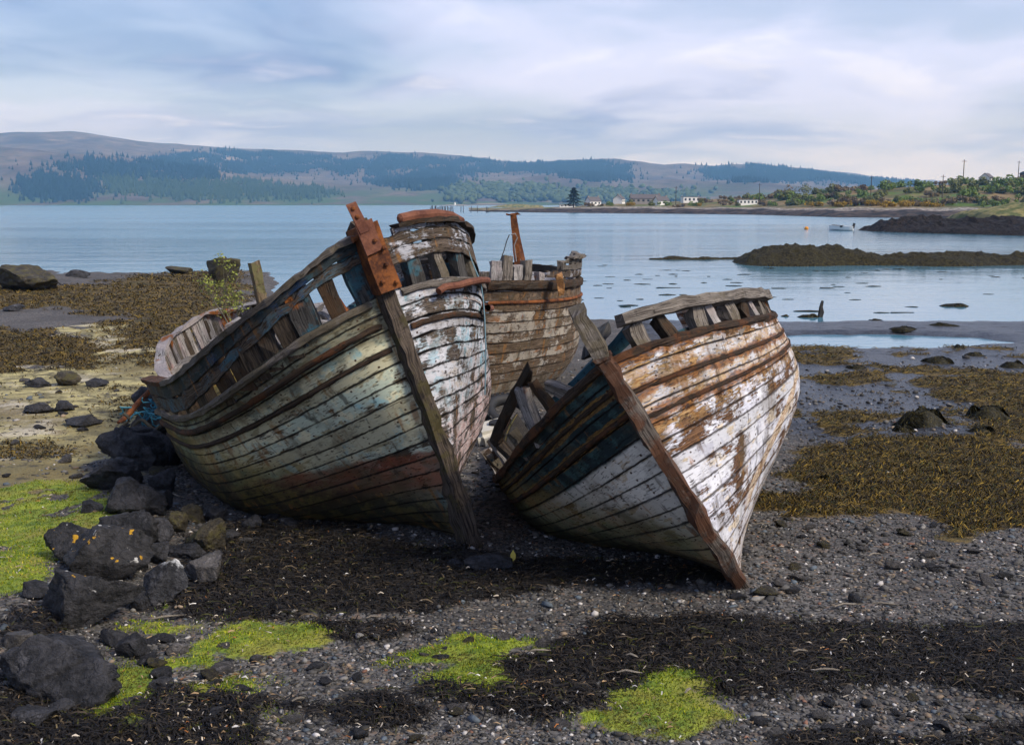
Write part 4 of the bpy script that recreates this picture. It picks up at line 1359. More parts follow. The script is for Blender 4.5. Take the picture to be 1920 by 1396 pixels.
def head_z(px, dpt):
    d0 = np.interp(px, *SH)
    s_ = dpt - d0
    x_ = head_xy(px, dpt)
    tz = np.interp(px, *TOPZ)
    z = np.interp(s_, [-40, 0, 8, 22, 30], [-2.5, -.1, 1.0, 2.0, 2.4])
    z = np.minimum(z, tz * 0.55 + .3) + np.maximum(tz * .92 - 2.6, 0) * sstep(s_, 30, 110)
    z = np.where(s_ > 240, z - (s_ - 240) * .03, z)
    z = z + sstep(s_, -2, 10) * (fb2(x_, dpt, .12, 91, 4) * .35 + fb2(x_, dpt, .02, 95, 3) * .5 * sstep(s_, 30, 80))
    return z


hp = np.linspace(880, 3000, 300)
hs = np.concatenate([np.linspace(-40, -4, 5), np.linspace(-2, 34, 26), np.linspace(38, 300, 40), np.linspace(330, 700, 8)])
ss_, hp2 = np.meshgrid(hs, hp, indexing='ij')
hd = np.interp(hp2, *SH) + ss_
hx = head_xy(hp2, hd)
hz = head_z(hp2, hd)
idx = np.arange(hd.size).reshape(hd.shape)
hf = np.stack([idx[:-1, :-1], idx[:-1, 1:], idx[1:, 1:], idx[1:, :-1]], -1).reshape(-1, 4).astype(np.int32)


def mat_head():
    m_, n = newmat('headland_ground')
    P = n.n('ShaderNodeNewGeometry', out=0)
    s_ = n.attr('inland')
    a = n.noise(P, .35, 6, .65)
    rock = n.mix(n.ss(a, .4, .62), (0.012, 0.010, 0.009), (0.075, 0.055, 0.042))
    shing = n.mix(n.ss(n.noise(P, 1.2, 5, .7), .4, .65), (0.11, 0.09, 0.075), (0.42, 0.38, 0.33))
    heath = n.mix(n.ss(n.noise(P, .08, 6, .65), .4, .6), (0.075, 0.075, 0.028), (0.22, 0.155, 0.075))
    heath = n.mix(n.ss(n.noise(P, .045, 4), .52, .62), heath, (0.075, 0.12, 0.022))
    e = n.add(s_, n.mul(n.sub(a, .5), 14.0))
    col = n.mix(n.ss(e, 14, 20), rock, shing)
    col = n.mix(n.ss(e, 21, 28), col, heath)
    n.surf(n.pbsdf(col, .9, n.bump(a, 1.0, .6), spec=.2))
    return m_


tag(mesh_obj('headland', np.stack([hx, hd, hz], -1).reshape(-1, 3), hf, mat_head(), smooth=True, cols=dict(inland=ss_.ravel())), kind='structure')


# foliage clump meshes shared by the scrub
def leaf_cloud(n_, seed, rx, ry, rz, size, lobes=7):
    r = np.random.default_rng(seed)
    cen = np.stack([r.normal(size=lobes) * rx * .5, r.normal(size=lobes) * ry * .5, np.abs(r.normal(size=lobes)) * rz * .4 + rz * .3], -1)
    i = r.integers(0, lobes, n_)
    dv = r.normal(size=(n_, 3))
    dv /= np.linalg.norm(dv, axis=1, keepdims=True)
    rad = r.uniform(.55, 1.05, n_)[:, None]
    c = cen[i] + dv * rad * np.array([rx, ry, rz]) * .48
    c[:, 2] = np.maximum(c[:, 2], .05 * rz)
    t1 = r.normal(size=(n_, 3))
    t1 /= np.linalg.norm(t1, axis=1, keepdims=True)
    t2 = np.cross(t1, dv)
    t2 /= np.linalg.norm(t2, axis=1, keepdims=True) + 1e-9
    s_ = (size * r.uniform(.6, 1.4, n_))[:, None]
    V = np.stack([c - t1 * s_, c + t2 * s_ * .6, c + t1 * s_, c - t2 * s_ * .6], 1).reshape(-1, 3)
    F = np.arange(n_ * 4).reshape(-1, 4).astype(np.int32)
    return V, F


m_scrub = [mat_leaf('scrub_leaves_olive', (0.10, 0.11, 0.035), (0.20, 0.21, 0.07), .3), mat_leaf('scrub_leaves_green', (0.10, 0.15, 0.03), (0.20, 0.27, 0.06), .3), mat_leaf('scrub_leaves_brown', (0.13, 0.10, 0.06), (0.26, 0.19, 0.10), .3)]
m_gorse = mat_leaf('gorse_flowers', (0.14, 0.10, 0.015), (0.55, 0.34, 0.02), 1.5)
m_twig = timber('bark', (0.03, 0.024, 0.018), (0.10, 0.08, 0.06))
sv, sf = leaf_cloud(420, 3, 2.6, 2.2, 3.0, .28)
core_v, core_f = ICO[2]


def bush_mesh(seed, mat, wd, ht, n_, size):
    V, F = leaf_cloud(n_, seed, wd, wd * .85, ht, size)
    me = mesh_obj('crown', V, F, mat)
    return me


def make_bush(name, mat, label, cat, group, seed, wd, ht, n_=520, size=.42):
    root = empty(name, (0, 0, 0), label, cat, group)
    cr = bush_mesh(seed, mat, wd, ht, n_, size)
    cr.parent = root
    tr = MB()
    r = np.random.default_rng(seed)
    for k_ in range(4):
        e = r.normal(size=2) * wd * .25
        tr.tube([(0, 0, -.2), (e[0] * .4, e[1] * .4, ht * .3), (e[0], e[1], ht * .75)], [.05, .035, .012], 5)
    tr.build('trunk', m_twig, root)
    return root


def copy_tree(o, parent=None):
    c = o.copy()
    C.objects.link(c)
    c.parent = parent
    for ch in o.children:
        copy_tree(ch, c)
    return c


def place_head(o, px, s_, sc=1.0, rz=None, sink=0.0):
    d0 = float(np.interp(px, *SH)) + s_
    o.location = (float(head_xy(px, d0)), d0, float(head_z(np.array(float(px)), np.array(d0))) - sink)
    o.scale = (sc, sc, sc)
    if rz is not None:
        o.rotation_euler = (0, 0, rz)
    return o


protos = []
SCRUB = [('scrub_bush', m_scrub[0], 'olive scrub bush on the far headland', 3.6, 2.5), ('scrub_bush', m_scrub[1], 'fresh green scrub bush on the far headland', 3.8, 2.6), ('scrub_bush', m_scrub[2], 'bare brown scrub bush on the far headland', 3.4, 2.2)]
for i, (nm, mt, lab, wd_, ht_) in enumerate(SCRUB):
    protos.append(make_bush(nm, mt, lab, 'bush', ('olive', 'green', 'brown')[i] + ' scrub bushes on the headland', 300 + i, wd_, ht_))
gorse = make_bush('gorse_bush', m_gorse, 'yellow flowering gorse bush above the far shore', 'bush', 'gorse bushes along the far shore', 320, 2.2, 1.7, 300, .26)
rs = np.random.default_rng(77)
used = [0, 0, 0]
spots = [(px, s_) for px in np.arange(1290, 1930, 13) for s_ in (46, 70, 96) if rs.random() < (.55 if px < 1420 else .8)]
spots += [(1100, 40), (1120, 52), (1215, 44), (1250, 46), (1275, 40), (1150, 46), (1180, 50), (1985, 60), (2030, 70), (2080, 80)]
for px, s_ in spots:
    k_ = int(rs.choice([0, 1, 2], p=[.42, .33, .25]))
    o = protos[k_] if not used[k_] else copy_tree(protos[k_])
    used[k_] = 1
    where = ('among the caravans left of the scrub hill', 'behind the flowering gorse', 'towards the blue grey shed')[0 if px < 1590 else 1 if px < 1750 else 2]
    if px < 1290:
        where = 'between the cottages on the point'
    o['label'] = ('olive', 'fresh green', 'bare brown')[k_] + ' scrub bush ' + where
    o['group'] = ('olive', 'fresh green', 'bare brown')[k_] + ' scrub bushes ' + where
    place_head(o, px + rs.normal() * 6, s_ + rs.normal() * 6, rs.uniform(.5, 1.0) * (.9 if px > 1400 else .65), rs.uniform(0, 6))
first = True
for px in list(np.linspace(1620, 1720, 13)) + [1180, 1186, 1308, 1515, 1530, 1560, 1575, 1740, 1752]:
    o = gorse if first else copy_tree(gorse)
    first = False
    place_head(o, px + rs.normal() * 3, 34 + rs.uniform(-3, 7), rs.uniform(.6, 1.0), rs.uniform(0, 6))

# lone dark conifer on the point
m_con = mat_leaf('conifer_needles', (0.008, 0.016, 0.010), (0.028, 0.045, 0.022), .3)
con = empty('conifer_tree', (0, 0, 0), 'lone dark conifer standing on the point beside the low houses', 'tree')
Vc = []
rc = np.random.default_rng(5)
for k_ in range(1500):
    h_ = rc.uniform(.08, 1) ** .9
    rad = (1 - h_) ** .6 * 4.3 * (0.75 + .35 * math.sin(h_ * 40)) + .15
    a_ = rc.uniform(0, 6.28)
    rr_ = rad * math.sqrt(rc.uniform(.2, 1))
    c_ = np.array([math.cos(a_) * rr_, math.sin(a_) * rr_, h_ * 8.2 - rr_ * .15])
    out = np.array([math.cos(a_), math.sin(a_), -.25 + rc.normal() * .2])
    sd_ = np.array([-math.sin(a_), math.cos(a_), rc.normal() * .3])
    L_ = rc.uniform(.45, .95)
    Vc += [c_ - out * L_ * .5, c_ + sd_ * L_ * .3, c_ + out * L_ * .7, c_ - sd_ * L_ * .3]
mesh_obj('crown', np.array(Vc), np.arange(len(Vc)).reshape(-1, 4).astype(np.int32), m_con, con)
MB().tube([(0, 0, -.3), (0, .05, 4), (0, 0, 7.8)], [.28, .2, .04], 7).build('trunk', m_twig, con)
place_head(con, 1074, 40, .98)
# round tree and small tree on the rise
rt = make_bush('round_tree', m_scrub[2], 'round purplish brown tree among the caravans on the rise', 'tree', None, 331, 4.2, 3.6, 420, .3)
place_head(rt, 1462, 150, 1.0)
rt2 = make_bush('round_tree', m_scrub[0], 'small grey green tree right of the caravans', 'tree', None, 332, 3.4, 3.0, 320, .3)
place_head(rt2, 1505, 140, .95)


# houses, caravans and shed
def flatmat(name, c0, c1, sc=3.0, rough=.8):
    m_, n = newmat(name)
    P = n.n('ShaderNodeTexCoord', out=3)
    n.surf(n.pbsdf(n.mix(n.noise(P, sc, 5, .6), c0, c1), rough, n.bump(n.noise(P, sc * 6, 3), .3, .02)))
    return m_


m_white = flatmat('white_render', (0.62, 0.61, 0.58), (0.80, 0.79, 0.77))
m_slate = flatmat('slate_roof', (0.06, 0.055, 0.06), (0.14, 0.125, 0.125))
m_glass = flatmat('dark_glass', (0.02, 0.025, 0.03), (0.04, 0.05, 0.06), rough=.15)
m_stone = flatmat('grey_stone', (0.16, 0.15, 0.14), (0.30, 0.28, 0.26))
m_shed = flatmat('blue_grey_cladding', (0.055, 0.065, 0.085), (0.085, 0.10, 0.125))


def house(name, px, s_, wd, dp, hw, hr, rz, label, wall=m_white, roof=m_slate, nwin=3, chim=True, cat='house', flat=False):
    root = empty(name, (0, 0, 0), label, cat)
    V = [(-wd / 2, -dp / 2, -1), (wd / 2, -dp / 2, -1), (wd / 2, dp / 2, -1), (-wd / 2, dp / 2, -1), (-wd / 2, -dp / 2, hw), (wd / 2, -dp / 2, hw), (wd / 2, dp / 2, hw), (-wd / 2, dp / 2, hw), (-wd / 2, 0, hw + hr), (wd / 2, 0, hw + hr)]
    mesh_obj('wall', V, [(0, 1, 5, 4), (2, 3, 7, 6), (1, 2, 6, 9, 5), (3, 0, 4, 8, 7)], wall, root)
    o_ = .3
    if flat:
        rf = MB().bar((-wd / 2 - o_, 0, hw + .08), (wd / 2 + o_, 0, hw + .08), dp + .4, .16).build('roof', roof, root)
    else:
        sl = math.hypot(dp / 2, hr)
        rm = MB()
        for sg in (-1, 1):
            rm.bar((-wd / 2 - o_, sg * (dp / 4 + .1), hw + hr / 2 + .06), (wd / 2 + o_, sg * (dp / 4 + .1), hw + hr / 2 + .06), sl + .35, .14, up=(0, sg * hr, dp / 2))
        rf = rm.build('roof', roof, root)
        if chim:
            for sx in (-1, 1):
                MB().bar((sx * (wd / 2 - .4), 0, hw + hr - .3), (sx * (wd / 2 - .4), 0, hw + hr + .8), .55, .8).build('chimney', m_stone, rf)
    for i in range(nwin):
        x_ = (i - (nwin - 1) / 2) * wd / nwin
        MB().bar((x_, -dp / 2 - .02, hw * .38), (x_, -dp / 2 - .02, hw * .78), wd / nwin * .45, .06, up=(0, 1, 0)).build('window', m_glass, root)
    place_head(root, px, s_, .72, rz)
    return root


house('cottage', 1062, 62, 9, 5, 1.6, .9, .05, 'long low pale building left of the lone conifer', nwin=4, chim=False, flat=True)
house('cottage', 1110, 66, 7.5, 5.5, 2.4, 2.4, .5, 'white gabled cottage just right of the lone conifer')
house('cottage', 1158, 80, 6.5, 5.5, 2.6, 2.3, 1.2, 'white cottage gable left of the stone terrace')
house('stone_terrace', 1206, 80, 17, 6, 2.9, 2.2, 0.05, 'long grey stone house with a slate roof on the point', wall=m_stone, nwin=6)
house('cottage', 1236, 64, 7, 5.5, 2.3, 2.2, .4, 'white cottage right of the long stone house')
house('cottage', 1290, 84, 9.5, 6, 3.2, 1.2, .1, 'white flat topped house by the telegraph pole', nwin=4, flat=True)
house('caravan', 1396, 50, 9.5, 3.2, 2.5, .3, .1, 'long white static caravan low among the green scrub', cat='caravan', nwin=5, chim=False, flat=True)
for px, s_, lab in ((1395, 150, 'leftmost white caravan on the skyline of the rise'), (1412, 152, 'second white caravan from the left on the skyline'), (1450, 152, 'white caravan just left of the round brown tree'),
                    (1555, 140, 'white caravan right of the small grey tree'), (1578, 138, 'tall white caravan on the skyline above the scrub'), (1603, 136, 'rightmost white caravan on the skyline before the scrub hill')):
    house('caravan', px, s_, 5.5, 2.5, 2.1, .2, rs.uniform(-.3, .3), lab, cat='caravan', nwin=3, chim=False, flat=True)
house('cottage', 1835, 120, 7, 5, 2.6, 2.2, .9, 'pale gabled cottage half hidden by scrub left of the shed', chim=False)
house('industrial_shed', 1935, 120, 16, 9, 4.2, .8, -.05, 'long blue grey metal shed on the right skyline', wall=m_shed, roof=m_shed, nwin=0, chim=False, cat='shed')

# telegraph poles
for i, (px, s_, lab) in enumerate(((1263, 60, 'leftmost thin telegraph pole near the flat topped house'), (1417, 60, 'telegraph pole just right of the static caravan'), (1623, 60, 'telegraph pole standing among the gorse'),
                                   (1755, 62, 'telegraph pole left of the bare rock on the hill'), (1792, 110, 'tall telegraph pole on the brow of the scrub hill'), (1893, 116, 'thin mast in front of the blue grey shed'))):
    po = empty('telegraph_pole', (0, 0, 0), lab, 'pole', 'telegraph poles on the headland')
    MB().tube([(0, 0, -.4), (0, 0, 7.0)], [.14, .1], 7).build('post', m_twig, po)
    MB().bar((-.7, 0, 6.5), (.7, 0, 6.5), .1, .1).build('crossarm', m_twig, po)
    place_head(po, px, s_, 1.0 if i != 4 else 1.15)

# ------------------------------------------------------------------ nearer rock point on the right, islet of seaweed
def low_mound(name, xs, fn_y, prof, mat, seed, amp, sc, kind='structure', ny=26, sub=260):
    """long irregular bank: xs range, fn_y(x)->(front,back), prof(x)->crest height"""
    xx = np.linspace(xs[0], xs[1], sub)
    V = []
    for j in range(ny):
        f = j / (ny - 1)
        fr, bk = fn_y(xx)
        y_ = fr + (bk - fr) * f
        e_ = sstep((xx - xs[0]) / (xs[1] - xs[0]), 0, .05) * sstep((xs[1] - xx) / (xs[1] - xs[0]), 0, .03)
        bl = abs(math.sin(f * math.pi)) ** .7
        nz = fb2(xx, y_, sc, seed, 5) + .9 * np.abs(fb2(xx, y_, sc * 2.6, seed + 40, 4)) - .3
        V.append(np.stack([xx, y_, prof(xx) * bl * e_ + nz * amp * bl * (.3 + .7 * e_) - .14 * (1 - bl) - .1 * (1 - e_)], -1))
    V = np.array(V)
    idx_ = np.arange(ny * sub).reshape(ny, sub)
    F = np.stack([idx_[:-1, :-1], idx_[:-1, 1:], idx_[1:, 1:], idx_[1:, :-1]], -1).reshape(-1, 4).astype(np.int32)
    return tag(mesh_obj(name, V.reshape(-1, 3), F, mat, smooth=True), kind=kind)


def mat_weed(name, c0, c1, c2, sc=1.0):
    m_, n = newmat(name)
    P = n.n('ShaderNodeNewGeometry', out=0)
    st = n.noise(n.vm('MULTIPLY', P, (1.6, 1.6, .5)), 5 * sc, 6, .7, .6)
    b = n.noise(P, 1.2 * sc, 5, .6)
    col = n.mix(n.ss(st, .38, .64), c0, c1)
    col = n.mix(n.ss(b, .5, .66, 0, .7), col, c2)
    n.surf(n.pbsdf(col, .75, n.bump(n.add(st, n.mul(b, .6)), 1.0, .2 / sc), spec=.12))
    return m_


m_weed = mat_weed('bladder_wrack', (0.008, 0.007, 0.003), (0.062, 0.050, 0.018), (0.045, 0.038, 0.014), 1.0)
m_rockshore = mat_weed('weedy_black_rock', (0.006, 0.005, 0.004), (0.042, 0.030, 0.022), (0.018, 0.014, 0.008), .5)
x0_, x1_ = at(1390, 470, 62)[0], at(2150, 470, 62)[0]
PX_I = np.array([1390, 1430, 1470, 1510, 1540, 1590, 1630, 1655, 1700, 1760, 1800, 1860, 1920, 2000, 2150])
PY_I = np.array([478, 462, 452, 452, 457, 452, 462, 472, 468, 466, 470, 472, 474, 474, 486])
XI = np.array([at(p, 470, 64)[0] for p in PX_I])
ZI = np.array([max(.1, at(960, y_, 64)[2]) for y_ in PY_I]) * .74
low_mound('seaweed_islet', (x0_, x1_), lambda x_: (62 + .6 * np.sin(x_ * .7), 68 + np.sin(x_ * .5)), lambda x_: np.interp(x_, XI, ZI), m_weed, 7, .22, .8)
low_mound('tide_reef', (at(1225, 472, 66)[0], at(1440, 472, 66)[0]), lambda x_: (69 + .4 * np.sin(x_), 70.5 + .3 * np.sin(2 * x_)), lambda x_: .12 + 0 * x_, m_weed, 9, .08, 1.2, ny=10, sub=120)
PXR = np.array([1700, 1730, 1760, 1800, 1850, 1900, 1960, 2100, 2500])
PYR = np.array([428, 418, 413, 409, 408, 408, 405, 400, 395])
XR = np.array([at(p, 430, 125)[0] for p in PXR])
ZR = np.array([max(.1, at(960, y_, 128)[2]) for y_ in PYR]) * .8
low_mound('rock_point', (XR[0], XR[-1]), lambda x_: (np.interp(x_, [XR[0], XR[5], XR[-1]], [138, 118, 100]), np.interp(x_, [XR[0], XR[-1]], [146, 170])), lambda x_: np.interp(x_, XR, ZR), m_rockshore, 13, .6, .35)
mg, ng = newmat('shore_turf')
Pg = ng.n('ShaderNodeNewGeometry', out=0)
ng.surf(ng.pbsdf(ng.mix(ng.ss(ng.noise(Pg, .5, 5, .65), .4, .62), (0.07, 0.085, 0.02), (0.24, 0.20, 0.075)), .9, ng.bump(ng.noise(Pg, 2, 4), .8, .15)))
XT0 = at(1838, 400, 150)[0]
low_mound('turf_bank', (XT0, at(2500, 400, 150)[0]), lambda x_: (142 + 0 * x_, 172 + 0 * x_), lambda x_: np.interp(x_, [XT0, XT0 + 3, XT0 + 8, XT0 + 40], [1.2, 2.6, 3.5, 4.5]), mg, 15, .3, .4)

# old jetty posts standing in the water
m_post = timber('jetty_timber', (0.02, 0.018, 0.016), (0.07, 0.06, 0.05))
rj = np.random.default_rng(3)
JP = [(808 + i * 1.55 + rj.normal() * .6, rj.normal() * .16) for i in range(29)] + [(864, .05), (869, -.05), (882, .3), (895, .02), (912, .03), (915, -.02)]
for i, (px, ln) in enumerate(JP):
    b0 = at(px, 398, 420 + rj.uniform(-14, 14))
    h_ = rj.uniform(1.9, 2.7)
    o = MB().tube([(0, 0, -2.0), (ln * h_ * .6, 0, h_)], [.16, .13], 6).build('jetty_post', m_post)
    o.location = (b0[0], b0[1], 0)
    if i < 29:
        tag(o, 'thin dark post in the crowded row of old jetty posts', 'post', 'crowded row of old jetty posts in the sound')
    else:
        tag(o, 'stray dark jetty post standing apart right of the crowded row', 'post', 'stray jetty posts right of the row')
o = MB().bar((0, 0, .25), (13, 1, .3), 1.6, .35, segs=8, jit=.06).build('fallen_jetty_beam', m_post)
b0 = at(912, 396, 440)
o.location = (b0[0], b0[1], 0)
tag(o, 'dark fallen jetty beam lying at the tip of the point', 'beam')
# small white beacon on a skerry far out
sk = at(853, 383, 1500)
bm_ = empty('beacon', (sk[0], 1500, 0), 'tiny white beacon on a skerry in the sound', 'beacon')
MB().tube([(0, 0, 0), (0, 0, 3.2), (0, 0, 3.3), (0, 0, 5.0)], [1.5, 1.2, .8, .7], 8).build('tower', m_white, bm_)
MB().tube([(0, 0, 5.0), (0, 0, 5.6), (0, 0, 6.0)], [.6, .6, .1], 8).build('lantern', m_slate, bm_)
MB().tube([(-22, 0, -.5), (-10, 0, .3), (8, 0, .4), (24, 0, -.5)], [.4, 1.4, 1.5, .3], 7).build('skerry', m_stone, bm_)
# far low islet with grass
gi = at(975, 382, 900)
low_mound('grass_islet', (gi[0] - 26, gi[0] + 20), lambda x_: (900 + 0 * x_, 912 + 0 * x_), lambda x_: np.interp(x_, [gi[0] - 26, gi[0] - 5, gi[0] + 20], [.2, 3.2, 1.6]), mg, 19, .3, .2, ny=10, sub=60)

# moored dinghy and buoy
mo = at(1577, 430, 144)
dg = empty('moored_dinghy', (mo[0], 144, 0), 'small dark and white dinghy moored off the seaweed islet', 'dinghy')
Vd = []
for t in np.linspace(0, 1, 9):
    wv = .65 * (1 - (2 * max(t - .35, 0) / 1.3) ** 2) * (1 if t > .02 else .9)
    for a, h_ in ((-1, .55), (-.85, .12), (0, -.12), (.85, .12), (1, .55)):
        Vd.append((a * wv, 3.0 * (t - .5), h_ + .15 * t * t))
Fd = [(i * 5 + j, i * 5 + j + 1, i * 5 + 6 + j, i * 5 + 5 + j) for i in range(8) for j in range(4)] + [(0, 1, 2, 3, 4)]
hl = mesh_obj('hull', Vd, Fd, m_white, dg)
hl.modifiers.new('thickness', 'SOLIDIFY').thickness = .05
MB().bar((-.6, 0, .4), (.6, 0, .4), .25, .04).build('thwart', m_old, dg)
MB().bar((0, -1.5, .3), (0, -1.62, .95), .3, .28).build('outboard_motor', m_post, dg)
MB().bar((-.5, -.3, .5), (.5, .9, .62), .7, .18, segs=4, jit=.04).build('cover', m_post, dg)
dg.rotation_euler = (0, 0, 1.2)
bo = at(1512, 429, 150)
bv, bf = ICO[2]
by_ = mesh_obj('mooring_buoy', bv * np.array([.3, .3, .28]) + np.array([0, 0, .12]), bf, flatmat('orange_plastic', (0.55, 0.20, 0.02), (0.65, 0.28, 0.03)), smooth=True)
by_.location = (bo[0], 150, 0)
tag(by_, 'small orange mooring buoy left of the dinghy', 'buoy')

# ------------------------------------------------------------------ boulders of the old causeway and stones
def mat_rock(name, c0, c1, lichen=0.0, white=0.0, moss=0.0):
    m_, n = newmat(name)
    P = n.n('ShaderNodeTexCoord', out=3)
    rnd = n.n('ShaderNodeObjectInfo', out=5)
    Q = n.vm('ADD', P, n.comb(n.mul(rnd, 31), n.mul(rnd, 17), n.mul(rnd, 7)))
    a = n.noise(Q, 5, 7, .68)
    b = n.noise(Q, 28, 5, .7)
    col = n.mix(n.ss(n.add(n.mul(a, .6), n.mul(b, .4)), .38, .62), c0, c1)
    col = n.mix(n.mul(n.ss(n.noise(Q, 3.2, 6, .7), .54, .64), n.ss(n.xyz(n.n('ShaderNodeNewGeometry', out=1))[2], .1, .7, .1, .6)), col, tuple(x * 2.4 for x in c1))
    col = n.mix(n.ss(n.vor(Q, 7, feature='DISTANCE_TO_EDGE'), .02, .0, 0, .6), col, tuple(x * .4 for x in c0))
    nz = n.xyz(n.n('ShaderNodeNewGeometry', out=1))[2]
    if lichen:
        col = n.mix(n.mul(n.ss(n.noise(Q, 9, 3, .5), .66 - lichen, .68 - lichen), n.ss(nz, .3, .6)), col, (0.50, 0.27, 0.02))
        col = n.mix(n.mul(n.ss(n.noise(n.vm('ADD', Q, (5, 5, 5)), 11, 3, .5), .68 - lichen, .70 - lichen), n.ss(nz, .2, .5)), col, (0.48, 0.47, 0.44))
    if white:
        pzz = n.xyz(P)[2]
        col = n.mix(n.mul(n.ss(n.add(pzz, n.mul(n.sub(a, .5), .5)), .13, .2), white), col, n.mix(n.ss(b, .4, .6), (0.45, 0.46, 0.48), (0.8, 0.8, 0.8)))
    if moss:
        col = n.mix(n.mul(n.ss(a, .48, .6), moss), col, (0.07, 0.062, 0.016))
    h = n.add(n.mul(a, 1.0), n.mul(b, .4))
    n.surf(n.pbsdf(col, n.ss(a, .3, .7, .55, .85), n.bump(h, 1.0, .07), spec=.25))
    return m_


m_rk = mat_rock('basalt', (0.008, 0.008, 0.009), (0.048, 0.047, 0.052))
m_rkl = mat_rock('lichened_basalt', (0.008, 0.008, 0.008), (0.046, 0.044, 0.046), lichen=.012)
m_rkw = mat_rock('white_topped_rock', (0.012, 0.012, 0.014), (0.065, 0.065, 0.072), white=.9)
m_rkm = mat_rock('mossy_brown_rock', (0.018, 0.015, 0.010), (0.070, 0.058, 0.038), moss=.7)
m_rkg = mat_rock('grey_slab', (0.040, 0.037, 0.034), (0.11, 0.10, 0.095))


def rock_mesh(seed, sub=4, planes=15, flat=1.0, rough=.075):
    r = np.random.default_rng(seed)
    v, f = ICO[sub]
    v = v.copy()
    v *= 1.12
    for _ in range(planes):
        nn_ = r.normal(size=3) * np.array([1, 1, .9])
        nn_ /= np.linalg.norm(nn_)
        d_ = r.uniform(.52, .90)
        ov = np.maximum(v @ nn_ - d_, 0)
        v -= nn_ * ov[:, None] * 1.0
    rad = 1 + rough * fbm(v * 2.2, seed, 4) + rough * .8 * np.abs(fbm(v * 4.5, seed + 9, 4)) + .045 * np.abs(fbm(v * np.array([2, 2, 8]), seed + 19, 3)) - .10 * np.clip(.16 - np.abs(fbm(v * 1.6, seed + 29, 2)), 0, 1) / .16
    return v * rad[:, None], f


def rock(px, base, wpx, hpx, label, mat=m_rk, seed=0, sub=5, name='boulder', dscale=.8, rz=None, cat='rock', group=None, sink=.22, planes=13):
    p = G(px, base - hpx * .12)
    sc = p[1] / FPX / math.cos(PITCH)
    wd, ht = wpx * sc, hpx * sc * 1.02
    v, f = rock_mesh(seed + 1000, sub, planes)
    r = np.random.default_rng(seed)
    v = v - (v.max(0) + v.min(0)) / 2
    v = v / (v.max(0) - v.min(0)) * np.array([wd, wd * dscale, ht * (1 + sink)])
    o = mesh_obj(name, v, f, mat, smooth=True)
    o.location = (p[0], p[1] + wd * dscale * .35, float(beach(p[0], p[1] + wd * .3)) + ht * (1 + sink) * .5 - ht * sink)
    o.rotation_euler = (r.normal() * .06, r.normal() * .10, 0)
    tag(o, label, cat, group)
    return o


